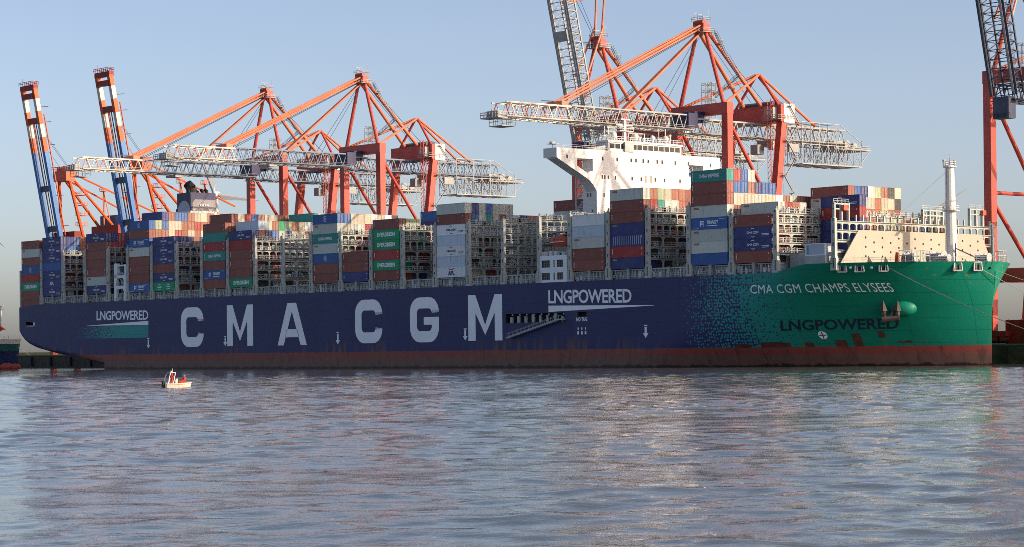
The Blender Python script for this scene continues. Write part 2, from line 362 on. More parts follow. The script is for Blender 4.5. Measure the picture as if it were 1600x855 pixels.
def build_hull():
    LL = [0,1,2,3.5,4.6,6,8,10.8,12] + list(range(14, 58, 3)) + list(range(60, 258, 9)) + [259.6, 267, 275, 283.2, 288, 291.4, 297, 301, 304.9]
    ts = [i/64 for i in range(1, 65)]; ts = [1-(1-t)**1.35 for t in ts]
    zl = [-3,-1,0,.8,1.6,2.4,3.2,4.2,5.2,6.4,7.8,9.2,10.6,12,13.2,14.4,15.8,17.2,18.6,20,21.2,22.4]
    nL = len(LL) + len(ts); rows = []
    for zj in zl:
        f = (zj+3)/25.4; row = []
        zb = -3 + 27.1*f
        for L in LL:
            zk = max(-3, keel(L)); z = zk + (ztop(L)-zk)*f
            row.append((L, z))
        for t in ts:
            L = 304.9 + (Lstem(zb)-304.9)*t; z = -3 + (ztop(L)+3)*f
            if t > .999: L = Lstem(z)
            row.append((L, z))
        rows.append(row)
    mb = MB(); nz = len(zl)
    for s in (-1, 1):
        for r in rows: mb.v += [(L, 30.65 + s*hbr(L, z), z) for L, z in r]
    holes = {(259.6, 12.), (259.6, 13.2), (267, 12.), (267, 13.2), (275, 12.), (275, 13.2), (288, 13.2), (4.6, 10.6), (6, 10.6), (8, 10.6), (4.6, 12), (6, 12), (8, 12)}
    for k in (0, 1):
        o = k*nz*nL
        for j in range(nz-1):
            for i in range(nL-1):
                if k == 0 and i < len(LL) and (LL[i], zl[j]) in holes: continue
                a = o+j*nL+i; f = (a, a+1, a+nL+1, a+nL); mb.f.append(f if k == 0 else f[::-1]); mb.m.append(0)
    a = (nz-1)*nL; b = nz*nL + a
    for i in range(nL-1): mb.f.append((a+i, a+i+1, b+i+1, b+i)); mb.m.append(1)
    mb.f.append(tuple(j*nL for j in range(nz-1, -1, -1)) + tuple(nz*nL + j*nL for j in range(nz))); mb.m.append(0)
    me = mb.mesh('hull', ['hull_paint', 'deck_grey'], fix=False)
    me.polygons.foreach_set('use_smooth', [True]*len(me.polygons)); 
    bm = bmesh.new(); bm.from_mesh(me); bmesh.ops.remove_doubles(bm, verts=bm.verts, dist=.0005)
    for e in bm.edges:
        if len(e.link_faces) == 2 and e.calc_face_angle(0) > .7: e.smooth = False
    bm.to_mesh(me); bm.free()
    return link('hull', me, ship)
hull = build_hull()
# recesses in the side
def recess(L0, L1, z0, z1, d, name):
    mb = MB(); s = .02
    mb.add([(L0,s,z0),(L1,s,z0),(L1,s,z1),(L0,s,z1),(L0,d,z0),(L1,d,z0),(L1,d,z1),(L0,d,z1)], [(4,5,6,7),(0,1,5,4),(2,3,7,6),(1,2,6,5),(3,0,4,7)])
    return mb.build(name, 'dark_hole', hull, fix=False)
recess(259.6, 283.2, 12., 14.4, 1.6, 'gangway_recess'); recess(288, 291.4, 13.2, 14.4, 1.2, 'pilot_recess'); recess(4.4, 11.0, 13.6, 17.4, 2.0, 'mooring_opening')
mb = MB()
for k in range(8):
    L = 261 + k*2.9; mb.box(L, L+.5+.5*random.random(), .35, .8, 12.0, 12.0+1.2+random.random()); mb.box(L+1, L+1.35, .1, .4, 13.9, 14.3)
mb.build('recess_fitting', 'galvanised', hull)
mb = MB(); mb.box(9.4, 10.7, .05, .5, 15.3, 16.7); mb.build('winch_cover', 'white_paint', hull)
mb = MB()
for k in range(4): mb.rail([(4.7+k*1.5, .02, 14.6), (6.0+k*1.5, .02, 14.6)], .55, .7, .12)
mb.build('opening_rail', 'galvanised', hull)
# accommodation ladder
mb = MB(); a = Vector((261.3, -.55, 8.0)); b = Vector((282.3, -.55, 12.7))
mb.beam(a, b, .18, .35); mb.beam(a+Vector((0,-.9,0)), b+Vector((0,-.9,0)), .18, .35)
for k in range(27):
    p = a.lerp(b, k/26); mb.box(p.x-.14, p.x+.14, -1.45, -.55, p.z-.03, p.z+.03)
for o_ in (0, -.9):
    mb.beam(a+Vector((0,o_,1.1)), b+Vector((0,o_,1.1)), .07)
    for k in range(14):
        p = a.lerp(b, k/13)+Vector((0,o_,0)); mb.beam(p, p+Vector((0,0,1.1)), .07)
mb.box(281.5, 283.4, -1.6, .3, 12.5, 12.7); mb.build('accommodation_ladder', 'galvanised', ship)

# --- lettering
def text2d(body, bold=.025, spacing=1.0, shear=0.):
    cu = bpy.data.curves.new('t', 'FONT'); cu.body = body; cu.size = 1; cu.offset = bold; cu.space_character = spacing; cu.shear = shear; cu.resolution_u = 3
    o = bpy.data.objects.new('t', cu); col.objects.link(o)
    dg = bpy.context.evaluated_depsgraph_get(); me = bpy.data.meshes.new_from_object(o.evaluated_get(dg))
    vs_ = [v.co.copy() for v in me.vertices]; fs = [tuple(p.vertices) for p in me.polygons]
    bpy.data.objects.remove(o); bpy.data.meshes.remove(me); bpy.data.curves.remove(cu)
    x0 = min(v.x for v in vs_); x1 = max(v.x for v in vs_); y0 = min(v.y for v in vs_); y1 = max(v.y for v in vs_)
    return [((v.x-x0)/(x1-x0), (v.y-y0)/(y1-y0)) for v in vs_], fs
def poly2d(pts): return pts, [tuple(range(len(pts)))]
def hull_decal(name, shape, fL, fz, matname, eps=.035, cut=None, parent=None):
    vs_, fs = shape
    me = bpy.data.meshes.new(name); me.from_pydata([(x, 0, y) for x, y in vs_], [], fs)
    bm = bmesh.new(); bm.from_mesh(me)
    if cut:
        for k in range(1, cut):
            bmesh.ops.bisect_plane(bm, geom=bm.verts[:]+bm.edges[:]+bm.faces[:], plane_co=(k/cut,0,0), plane_no=(1,0,0))
        for k in range(1, 4):
            bmesh.ops.bisect_plane(bm, geom=bm.verts[:]+bm.edges[:]+bm.faces[:], plane_co=(0,0,k/4), plane_no=(0,0,1))
    for v in bm.verts:
        x, y = v.co.x, v.co.z; L = fL(x, y); z = fz(x, y); v.co = (L, hullB(L, z)-eps, z)
    bmesh.ops.recalc_face_normals(bm, faces=bm.faces); 
    for f in bm.faces:
        if f.normal.y > 0: f.normal_flip()
    bm.to_mesh(me); bm.free(); me.materials.append(M[matname])
    return link(name, me, parent or hull)
def ring_letter(kind, w_, h, t=3.1):
    # C and G as a chain of quads: outer and inner rounded outlines
    def arc(cx, cy, r, a0, a1, n=6): return [(cx+r*math.cos(R(a0+(a1-a0)*i/n)), cy+r*math.sin(R(a0+(a1-a0)*i/n))) for i in range(n+1)]
    ro, ri = 4.2, 1.4; yo = h*.70 if kind == 'C' else h*.72
    out = [(w_, yo)] + arc(w_-ro, h-ro, ro, 0, 90) + arc(ro, h-ro, ro, 90, 180) + arc(ro, ro, ro, 180, 270) + arc(w_-ro, ro, ro, 270, 360) + [(w_, h*.31 if kind == 'C' else h*.56)]
    inn = [(w_-t, yo)] + arc(w_-t-ri, h-t-ri, ri, 0, 90) + arc(t+ri, h-t-ri, ri, 90, 180) + arc(t+ri, t+ri, ri, 180, 270) + arc(w_-t-ri, t+ri, ri, 270, 360) + [(w_-t, h*.31 if kind == 'C' else h*.39)]
    n = len(out); vs_ = out + inn; fs = [(i, i+1, n+i+1, n+i) for i in range(n-1)]
    if kind == 'G':
        k = len(vs_); vs_ += [(w_*.48, h*.39), (w_-t, h*.39), (w_, h*.56), (w_*.48, h*.56)]; fs.append((k, k+1, k+2, k+3))
    return vs_, fs
def letter(kind, w_, h, t=3.1):
    if kind in 'CG': return ring_letter(kind, w_, h, t)
    if kind == 'M':
        vs_ = [(0,0),(t,0),(t,h),(0,h), (w_-t,0),(w_,0),(w_,h),(w_-t,h), (t,h),(w_/2,h*.34),(w_/2,0.12*h),(t,h*.60), (w_-t,h),(w_-t,h*.60)]
        return vs_, [(0,1,2,3),(4,5,6,7),(8,11,10,9),(12,9,10,13)]
    a = w_*.5
    vs_ = [(0,0),(t,0),(a+.002,h*.80),(a+.002,h),(a-t*.72,h),  (w_,0),(w_-t,0),(a-.002,h*.80),(a-.002,h),(a+t*.72,h)]
    u = lambda z: t+(a-t)*z/(h*.80)
    vs_ += [(u(h*.22)-.5,h*.19),(w_-u(h*.22)+.5,h*.19),(w_-u(h*.36)+.4,h*.38),(u(h*.36)-.4,h*.38)]
    vs_ = [(x, z) for x, z in vs_]; return vs_, [(0,1,2,3,4),(5,9,8,7,6),(10,11,12,13)]
for kd, L0, L1, z0, z1 in [('C',102.2,115.1,6.9,19.4),('M',128.,142.,7.,19.6),('A',154.8,169.6,6.95,19.6),('C',193.2,206.,7.2,19.7),('G',218.6,231.4,7.2,19.75),('M',244.,258.2,7.4,19.85)]:
    vs_, fs = letter(kd, L1-L0, z1-z0); k_ = {'n': 0}
    hull_decal('letter', (vs_, fs), lambda x, y, L0=L0: L0+x, lambda x, y, z0=z0: z0+y, 'hull_white', eps=.03)
lin = lambda a, b: (lambda x, y: a+(b-a)*x)
hull_decal('lettering', text2d('LNGPOWERED', .02, .95), lin(51.4, 83.2), lambda x, y: 16.25-.35*x+y*3.1, 'hull_white')
hull_decal('lettering', text2d('LNGPOWERED', .02, .95), lin(276.8, 308.2), lambda x, y: 16.85-.5*x+y*3.55, 'hull_white')
hull_decal('stripe', poly2d([(44,14.55),(83.2,14.25),(83.2,15.55)]), lambda x, y: x, lambda x, y: y, 'hull_white')
hull_decal('stripe', poly2d([(276.8,14.65),(316.2,15.5),(316.2,15.62),(276.8,16.3)]), lambda x, y: x, lambda x, y: y, 'hull_white')
for L, z0, z1 in [(83.1,6.6,10.0),(127.,7.,10.1),(184.9,7.,10.6),(242.7,7.5,10.8),(313.2,7.4,10.7)]:
    hull_decal('arrow', ([(L-.38,z0+1.2),(L+.38,z0+1.2),(L+.38,z1-.5),(L-.38,z1-.5),(L-1.0,z0+1.2),(L,z0),(L+1.0,z0+1.2),(L-.6,z1-.3),(L+.6,z1-.3),(L+.6,z1),(L-.6,z1)], [(0,1,2,3),(4,5,6),(7,8,9,10)]), lambda x, y: x, lambda x, y: y, 'hull_white', eps=.05)
hull_decal('lettering', text2d('NO TUG', .03), lin(287.5, 291.7), lambda x, y: 12.0+y*1.0, 'hull_white')
for k in range(3):
    hull_decal('draught_mark', ([(287.9+k*1.4,8.6),(288.5+k*1.4,8.6),(288.5+k*1.4,9.4),(287.9+k*1.4,9.4),(288+k*1.4,9.8),(288.4+k*1.4,9.8),(288.4+k*1.4,10.4),(288+k*1.4,10.4)], [(0,1,2,3),(4,5,6,7)]), lambda x, y: x, lambda x, y: y, 'hull_white')
def quad3(a, m_, b):    # through a at 0, m at .5, b at 1
    return lambda x, y: a + (-3*a+4*m_-b)*x + (2*a-4*m_+2*b)*x*x
hull_decal('lettering', text2d('CMA CGM CHAMPS ELYSEES', .001, 1.06), quad3(349.2, 368.6, 382.8), lambda x, y: 17.6-.3*x+y*2.05, 'hull_white', eps=.06, cut=40)
hull_decal('lettering', text2d('LNGPOWERED', .02, 1.0, .25), quad3(355.0, 368.7, 381.0), lambda x, y: 8.6+.1*x+y*2.5, 'navy_letter', eps=.06, cut=40)
cir = [(math.cos(i*math.pi/9), math.sin(i*math.pi/9)) for i in range(18)]
hull_decal('thruster_mark', poly2d(cir), lambda x, y: 364.4+1.0*x, lambda x, y: 7.45+.95*y, 'hull_white', eps=.07)
hull_decal('thruster_cross', ([(-.8,-.12),(.8,-.12),(.8,.12),(-.8,.12),(-.12,.14),(.12,.14),(.12,.8),(-.12,.8),(-.12,-.8),(.12,-.8),(.12,-.14),(-.12,-.14)], [(0,1,2,3),(4,5,6,7),(8,9,10,11)]), lambda x, y: 364.4+x, lambda x, y: 7.45+y, 'navy_letter', eps=.09)
paint('primer_brown', (.095,.035,.024), .6, .3, (.03,.06,.04), .6, .9)
for L0, L1, z0, z1 in [(341.5,345.5,4.7,5.7),(348.6,356,4.7,6.0),(359.5,361.5,4.7,5.9),(366.6,369,4.7,6.3),(370.6,372.4,4.7,7.9),(376.2,377.4,6.6,8.4),(379.6,382.4,5.4,6.1)]:
    n_ = 6; pts_ = [(L0+(L1-L0)*k/n_, z0+.05*random.random()) for k in range(n_+1)] + [(L1+.15,(z0+z1)/2)] + [(L1-(L1-L0)*k/n_, z1-.25*random.random()) for k in range(n_+1)]
    hull_decal('primer_patch', poly2d(pts_), lambda x, y: x, lambda x, y: y, 'primer_brown', eps=.06)

# --- bow: bolster, anchor, fairleads, mooring lines
def hp(L, z, e=0): return Vector((L, hullB(L, z)-e, z))
nrm = Vector((.60, -.80, 0))
mb = MB(); nu, nv = 16, 9; rings = []
for j in range(nv+1):
    t = j/nv; prof = math.cos(t*math.pi/2)**.8 if j < nv else 0
    ring = []
    for i in range(nu):
        u = 2*math.pi*i/nu; a = math.cos(u)*3.6*prof; z = math.sin(u)*2.2*prof
        c = Vector((382.8, hullB(382.8, 13.7), 13.7)) + Vector((.80, .60, 0))*a + Vector((0,0,z)) + nrm*(-1.5 + 2.9*math.sin(t*math.pi/2)) + Vector((0,0,-.25*t))
        ring.append(c)
    rings.append(ring)
for ring in rings: mb.v += [tuple(c) for c in ring]
for j in range(nv):
    for i in range(nu): mb.f.append((j*nu+i, j*nu+(i+1) % nu, (j+1)*nu+(i+1) % nu, (j+1)*nu+i)); mb.m.append(0)
mb.build('anchor_bolster', 'green_fitting', hull, smooth=True)
mb = MB(); a0 = hp(380.4, 12.9) + nrm*1.5; ax = Vector((.80,.60,0))
mb.tube(a0+ax*1.2+Vector((0,0,1.2)), a0-ax*.2+Vector((0,0,-1.6)), .4)
mb.tube(a0-ax*2.0+Vector((0,0,-2.0)), a0+ax*2.1+Vector((0,0,-1.6)), .75)
for s in (-1, 1):
    r0 = a0+ax*(s*1.5)+Vector((0,0,-1.9)); tip = r0+ax*(s*.2)+Vector((0,0,4.3))+nrm*.4
    mb.tube(r0, r0.lerp(tip, .6), .55, .6, 6); mb.tube(r0.lerp(tip, .45), tip, .95, .08, 5)
mb.build('anchor', 'anchor_iron', ship)
fl = []
for L in (375.5, 379.0, 383.4, 394.3, 396.7):
    z = 23.0; p = hp(L, z); mb = MB()
    t = (hp(L+.4, z)-hp(L-.4, z)).normalized(); n_ = Vector((t.y, -t.x, 0))
    fr = [(-1.05,-1.0),(1.05,-1.0),(.85,.95),(-.85,.95)]
    for (u0, v0), (u1, v1) in zip(fr, fr[1:]+fr[:1]): mb.beam(p+t*u0+Vector((0,0,v0))+n_*.2, p+t*u1+Vector((0,0,v1))+n_*.2, .28, .3)
    mb.beam(p+t*-.5+n_*.2+Vector((0,0,-.9)), p+t*-.5+n_*.2+Vector((0,0,.9)), .16); mb.beam(p+t*.5+n_*.2+Vector((0,0,-.9)), p+t*.5+n_*.2+Vector((0,0,.9)), .16)
    o = mb.build('fairlead', 'galvanised', hull)
    m2 = MB(); c = p+n_*.07; m2.add([c+t*-.9+Vector((0,0,-.9)), c+t*.9+Vector((0,0,-.9)), c+t*.8+Vector((0,0,.9)), c+t*-.8+Vector((0,0,.9))], [(0,1,2,3)]); m2.build('fairlead_opening', 'dark_hole', hull)
for k, (L, z) in enumerate([(377.2,23.0),(381.2,22.9),(398.0,22.6)]):
    p = hp(L, z, .0); mb = MB(); mb.ball(tuple(p), .45, .28, .32, 8, 5); mb.build('mooring_port', 'hull_white' if k < 2 else 'dark_hole', hull)
def rope(p, q, sag, r, name, label, group='mooring lines at the bow'):
    mb = MB(); p = Vector(p); q = Vector(q); n = 16; pts = []
    for i in range(n+1):
        t = i/n; c = p.lerp(q, t); c.z -= sag*4*t*(1-t); pts.append(c)
    for a, b in zip(pts[:-1], pts[1:]): mb.tube(a, b, r, n=5)
    o = mb.build(name, 'rope'); o.matrix_world = Matrix.Translation(W(0,0,0)) @ Matrix.Rotation(ROT, 4, 'Z')
    tag(o, label, 'rope', group); return o
rope(hp(384.4, 22.7, .3), (430, 12, 5.2), 1.0, .09, 'mooring_line', 'long pale mooring line running from the bow across the green paint')
rope(hp(396.9, 22.6, .3), (418, 64.5, 5.2), 1.6, .08, 'mooring_line', 'mooring line from the foremost fairlead down to the quay')
rope(hp(398.6, 22.0, .3), (452, 67, 5.5), 2.2, .07, 'mooring_line', 'thin mooring line leading forward from the very tip of the bow')
rope((4.6, .5, 15.4), (-52, 60, 5.2), 2., .09, 'mooring_line', 'mooring line from the stern opening to the quay', 'mooring lines at the stern')

# --- hatch coamings, side posts, walkways
coam = {}
for g in range(26):
    a, b = G[g]
    base = 21.45 if g == 0 else 26.85 if g == 25 else 24.95
    if g == 19 : continue
    w0 = 1.6 if g < 24 else 2.2 if g == 24 else 4.5
    mb = MB(); mb.box(a+1.2, b-.25, w0, 61.3-w0, (DECK if g else 21.3), base)
    mb.build('hatch_coaming', 'deck_grey', ship)
post = MB(); post.box(-.28, .28, 0, .45, 0, 2.5); post.box(-.4, .4, -.02, .6, 2.5, 2.62); pm = post.mesh('side_post', 'deck_grey')
for g in range(1, 25):
    if g in (4, 19): continue
    o = link('side_post', pm, ship); o.location = ((G[g][0]+G[g][1])/2+.4, .25, DECK)
rs = random.Random(5)
for g in range(1, 25):
    a, b = G[g]; mb = MB(); y = .35
    mb.rail([(a+1.2, y, DECK), (b-.3, y, DECK)], 1.05, 2., .07)
    x = a+1.4
    while x < b-1:
        wd = .25+rs.random()*.7; h = .5+rs.random()*1.5
        mb.box(x, x+wd, 1.1, 1.45, DECK+rs.random()*.5, DECK+.5+h, rs.choice((0,0,1))); x += wd+.2+rs.random()*.9
    x = a+1.4
    while x < b-1: mb.beam((x, 1.0, DECK+2.35), (x, 1.0, DECK+1.4), .16, mi=0); x += 1.05
    mb.box(a+1.2, b-.3, .9, 1.5, DECK+2.2, DECK+2.45)
    mb.build('walkway', ['galvanised', 'white_paint'], ship)
mb = MB(); mb.rail([(0.3,.3,21.6),(0.3,60.8,21.6)], 1.1, 2.5, .08); mb.build('stern_rail', 'galvanised', ship)

# --- lashing bridges
def bridge_meshes(levels, tag_):
    z0 = DECK
    top = levels[-1]
    # slotted side pillar
    pm_ = MB()
    pm_.box(-.58, -.26, 0, .85, z0, top+.6); pm_.box(.26, .58, 0, .85, z0, top+.6); pm_.box(-.258, .258, .45, .83, z0, top+.55)
    z = z0+1.9; pm_.box(-.258, .258, .02, .45, z0+3.1, z0+4.3)
    zs = [z0+3.1]
    zz = z0+3.6
    while zz < top-.6:
        pm_.box(-.258, .258, .02, .448, zz, min(zz+2.1, top+.5)); zz += 2.9
    pm_.box(-.95, .95, -.03, .9, z0, z0+.5); pm_.box(-.9, -.6, .0, .85, z0+.5, z0+2.9); pm_.box(.6, .9, .0, .85, z0+.5, z0+2.9); pm_.box(-.72, .72, -.05, .9, z0+2.9, z0+3.25)
    pm_.tube((0,.42,top+.6), (0,.42,top+1.0), .42, .15)
    fm_ = MB(); xh = .22
    prev = z0
    for k, zt in enumerate(levels):
        upper = k >= len(levels)-2; step = RP if upper else 2*RP
        fm_.box(-.7, .7, .9, 60.4, zt-.12, zt)                       # walkway plate
        fm_.box(-xh, xh, .88, 60.42, zt-.62, zt-.121)                # beam
        n = int(round(60.4/step))
        for i in range(n+1):
            y = .6+i*step
            if y > 60.5: break
            fm_.box(-.24, .24, y-.17, y+.17, prev, zt-.125)
        for i in range(n):
            ya, yb = .6+i*step+.17, .6+(i+1)*step-.17
            if yb > 60.6: break
            r = .62 if upper else .95; zb = zt-.619
            for s, yy in ((1, ya), (-1, yb)):
                pts = [(yy-.004*s, zb+.004)] + [(yy+s*(r-r*math.sin(R(t))), zb-r+r*math.cos(R(t))) for t in (0, 30, 60, 90)]
                fm_.prism(pts, 'x', -.15, .15)
        prev = zt
    for i in range(25):
        y = .6+i*RP
        if y < 60.6: fm_.box(-.2, .2, y-.14, y+.14, top, top+1.5)
    rm_ = MB()
    for zt in levels:
        for x in (-.66, .66):
            for h in (.55, 1.1): rm_.beam((x,.9,zt+h), (x,60.4,zt+h), .075)
            for i in range(24): rm_.beam((x, 1.8+i*RP, zt), (x, 1.8+i*RP, zt+1.1), .075)
    # lashing gear racks
    rg = random.Random(11)
    for zt in levels:
        for i in range(46):
            y = 1.2+rg.random()*58; rm_.box(.3, .55, y, y+.25+.4*rg.random(), zt, zt+.5+.9*rg.random())
    return pm_.mesh('pillar', 'bridge_grey'), fm_.mesh('frame', 'bridge_grey'), rm_.mesh('railing', 'galvanised')
BRA = bridge_meshes([27.6, 30.5, 33.4, 36.3, 39.2], 'a'); BRB = bridge_meshes([27.2, 29.7, 32.1, 34.4, 36.7], 'b')
BRC = bridge_meshes([27.2, 29.6, 31.9, 34.0], 'c')
bl = [G[g][0] for g in range(26)] + [373.5]
for i, L in enumerate(bl):
    if i == 0: continue
    br = empty('lashing_bridge', (L+.5, 0, 0)); br.parent = ship
    ms = BRC if i == 26 else BRB if i >= 24 else BRA
    dy = 0 if i < 26 else 1.6
    for nm, me in zip(('pillar', 'frame', 'railing'), ms):
        if i == 26 and nm == 'railing': continue
        o = link(nm, me, br); o.location.y = dy
    o = link('pillar', ms[0], br); o.location = (0, 61.3, 0); o.scale.y = -1
# stern gantry post
mb = MB(); mb.box(.1, .7, .2, .7, 21.6, 34.5); mb.build('stern_post', 'bridge_grey', ship)
# tall frames over the forward bridge
def fframe(ys, z1):
    mb = MB()
    for y in ys: mb.box(373.6, 374.3, y, y+.4, 34.1, z1)
    for z in (z1-1.6, z1-.4): mb.box(373.65, 374.25, ys[0], ys[-1]+.4, z, z+.3)
    mb.rail([(374,ys[0],z1-.1),(374,ys[-1]+.4,z1-.1)], 1.0, 1.2, .08)
    mb.build('forward_frame', 'bridge_grey', ship)
fframe((1.9, 4.4, 6.9), 38.2); fframe((34, 36.5, 39, 41.5), 37.6); fframe((52, 54.5, 57), 38.4)
for y, z in ((4.2, 36.4), (44, 35.2), (56, 36.8)):
    mb = MB(); mb.box(374.3, 375.2, y, y+1.3, z, z+1.2); mb.build('lamp_box', 'lifeboat_red', ship)

# --- breakwater, forecastle
mb = MB(); LB = 375.6
pts = [(2.2,24.1),(8.6,31.9),(54.5,31.9),(59,24.1)]
mb.prism(pts, 'x', LB, LB+.25)
bw = mb.build('breakwater', 'breakwater_cream', ship)
mb = MB()
for y in range(12, 54, 6): mb.prism([(LB+.25,24.1),(LB+1.6,24.1),(LB+.25,26.0)], 'y', y-.1, y+.1)
mb.build('stiffener', 'breakwater_cream', bw)
hm = MB(); hm.tube((0,0,0), (.03,0,0), .28, n=10); hme = hm.mesh('drain_hole', 'dark_hole')
ii = 0
for y in range(11, 54, 3):
    for z in ((25.8, 28.0, 30.2) if (y//3) % 2 else (26.9, 29.1)):
        o = link('drain_hole', hme, bw); o.location = (LB+.245, y, z)
mb = MB()
pts = [hp(L, 24.1, -.5) for L in (375, 380, 385, 389, 392, 395, 397.5, 398.6)]
mb.rail(pts, 1.1, 1.6, .06); mb.build('bow_rail', 'galvanised', ship)
mb = MB(); mb.rail([Vector((p.x, 61.3-p.y, p.z)) for p in pts], 1.1, 1.6, .06); mb.build('bow_rail', 'galvanised', ship)
mast = empty('foremast', (385.6, 30.65, 24.1)); mast.parent = ship
mb = MB(); mb.tube((0,0,0), (-.25,0,13.4), 1.35, 1.2, 14); mb.tube((-.25,0,13.4), (-.45,0,23.2), 1.2, 1.0, 14); mb.build('mast_tube', 'white_paint', mast, smooth=False)
for z, r, x in ((12.3, 2.0, -.2), (22.7, 1.6, -.45)):
    mb = MB(); mb.tube((x,0,z), (x,0,z+.25), r, n=14); pl = mb.build('platform', 'white_paint', mast)
    mb = MB(); mb.rail([(x+(r-.1)*math.cos(R(45*i)), (r-.1)*math.sin(R(45*i)), z+.25) for i in range(9)], 1.1, 1.2, .07); mb.build('platform_rail', 'white_paint', mast)
mb = MB(); mb.box(-.3, 3.2, -2.6, -1.5, 12.3, 12.5); mb.beam((1.5,-2,12.5), (1.5,-2,14.6), .15); mb.beam((.6,-2.6,14.6), (2.4,-1.2,14.6), .14, .22); mb.ball((-.9,-1.6,13.2), .35,.35,.35); mb.ball((.9,-1.8,13.1), .35,.35,.35)
mb.build('radar', 'galvanised', mast)
mb = MB(); mb.tube((-.45,0,22.9), (-.45,0,25.8), .12, n=6); mb.tube((-1.6,-.6,23), (-1.6,-.6,24.6), .28, .42, n=8); mb.tube((.5,.6,23), (.5,.6,24.4), .25, n=8); mb.beam((-.45,-.5,25.2), (-.45,.5,25.2), .12); mb.build('mast_light', 'galvanised', mast)
mb = MB()
for s in (-.25, .25): mb.beam((-.7+s,-1.28,1), (-.75+s,-1.05,22.6), .06)
for k in range(44): mb.beam((-.98,-1.28+.005*k,1+k*.49), (-.42,-1.28+.005*k,1+k*.49), .05)
mb.build('ladder', 'galvanised', mast)
mb = MB(); mb.tube((-.6,0,22.4), (-11,-9,10), .03, n=4); mb.build('mast_stay', 'galvanised', mast)
def winch(L, B, sc, name='windlass'):
    o = empty(name, (L, B, 24.1)); o.parent = ship
    mb = MB(); mb.box(-1.8*sc, 1.8*sc, -.8*sc, .8*sc, 0, .4*sc); mb.box(-.6*sc, .2*sc, -.6*sc, .6*sc, .4*sc, 1.7*sc); mb.build('winch_base', 'deck_grey', o)
    for x in (-1.3*sc, 1.1*sc):
        mb = MB(); mb.tube((x-.5*sc,0,1.2*sc), (x+.5*sc,0,1.2*sc), .55*sc, n=12); mb.tube((x-.6*sc,0,1.2*sc), (x-.5*sc,0,1.2*sc), 1.0*sc, n=14); mb.tube((x+.5*sc,0,1.2*sc), (x+.6*sc,0,1.2*sc), 1.0*sc, n=14); mb.build('drum', 'galvanised', o)
winch(388, 12.5, 1.0); winch(391.5, 20.5, .8); winch(386, 24.5, 1.3); winch(393, 33, 1.0)
mb = MB(); mb.rail([(390.3,10.2,24.1),(390.3,16.5,24.1),(386.5,16.5,24.1),(386.5,10.2,24.1),(390.3,10.2,24.1)], 2.6, 1.3, .12); mb.rail([(400.2,29,24.1),(400.2,32.2,24.1),(397,32.2,24.1)], 2.4, 1., .12); mb.build('bow_frame', 'galvanised', ship)
mb = MB(); mb.beam((387.2,30,27.6), (391.5,35.5,24.4), .25); mb.beam((387.2,30,24.2), (387.2,30,28.8), .2); mb.build('stores_derrick', 'steel_dark', ship)
mb = MB(); mb.prism([(386,24.1),(387.2,24.1),(386.9,26.3),(386.3,26.3)], 'y', 9.2, 9.5); mb.build('extinguisher_stand', 'lifeboat_red', ship)
mb = MB(); mb.tube((399.3,28.5,24.1), (399.3,28.5,30), .08, n=5); mb.build('jackstaff', 'galvanised', ship)

# --- accommodation tower with bridge wings
acc = empty('accommodation', (0, 0, 0)); acc.parent = ship
LF = 280.6
mb = MB(); mb.box(275.2, LF, 14.2, 47.6, DECK, 55.1); mb.build('tower', 'white_paint', acc)
mb = MB(); mb.box(275.4, LF+.003, 0, 61.3, 55.1, 57.6); mb.build('bridge_deck', 'white_paint', acc)
for s in (0, 1):
    f = (lambda y: y) if s == 0 else (lambda y: 61.8-y)
    def und(y): return 55.0 - .47*y if y < 11 else 49.83 - .47*(y-11) - .16*(y-11)**2
    mb = MB()
    def slab(ya, yb, lo, hi):
        v = []
        for x in (276.6, LF-.02): v += [(x,f(ya),lo(ya)),(x,f(yb),lo(yb)),(x,f(yb),hi(yb)),(x,f(ya),hi(ya))]
        mb.add(v, [(0,3,2,1),(4,5,6,7),(0,1,5,4),(2,3,7,6),(0,4,7,3),(1,2,6,5)])
    top_ = lambda y: 55.097
    slab(.3, 3.6, und, top_); slab(3.6, 7.2, und, top_)
    for ya, yb in ((7.2,9.2),(9.2,11),(11,12),(12,12.9)): slab(ya, yb, und, lambda y: max(und(y)+1.5, 51.9 if y > 11.5 else 0))
    slab(12.9, 13.6, und, top_); slab(13.6, 14.2, und, top_)
    mb.build('wing_bracket', 'white_paint', acc)
mb = MB(); mb.box(275.9, 280.2, 19., 46.5, 57.6, 60.0); mb.box(275.7, 280.45, 18.7, 46.8, 60.0, 60.5); wh = mb.build('wheelhouse', 'white_paint', acc)
n = 13
for k in range(n):
    y0 = 19.5+k*2.05; mb = MB(); mb.box(280.19, 280.24, y0, y0+1.75, 58.35, 59.65); mb.build('window', 'dark_glass', wh)
for y0 in (24.5,): 
    mb = MB(); mb.box(280.25, 280.9, y0, y0+3.2, 57.6, 60.3); mb.build('door_screen', 'galvanised', wh)
mb = MB(); mb.prism([(12.5,57.6),(18.6,57.6),(18.6,59.2)], 'x', 276.5, 279.5); mb.build('sloped_screen', 'galvanised', acc)
mb = MB(); mb.rail([(280.4,.2,57.6),(280.4,18.6,57.6)], 1.0, 2.2, .06); mb.rail([(280.4,46.8,57.6),(280.4,61,57.6)], 1.0, 2.2, .06); mb.rail([(280.3,18.9,60.5),(280.3,46.6,60.5),(276,46.6,60.5),(276,18.9,60.5),(280.3,18.9,60.5)], 1.1, 1.6, .08); mb.build('deck_rail', 'white_paint', acc)
mb = MB()
mb.beam((278,1,57.6),(278,1,58.7),.15); mb.box(277,279,-.2,2.2,58.6,58.75); mb.box(277.6,278.4,.2,1.4,58.75,59.3); mb.build('wing_console', 'galvanised', acc)
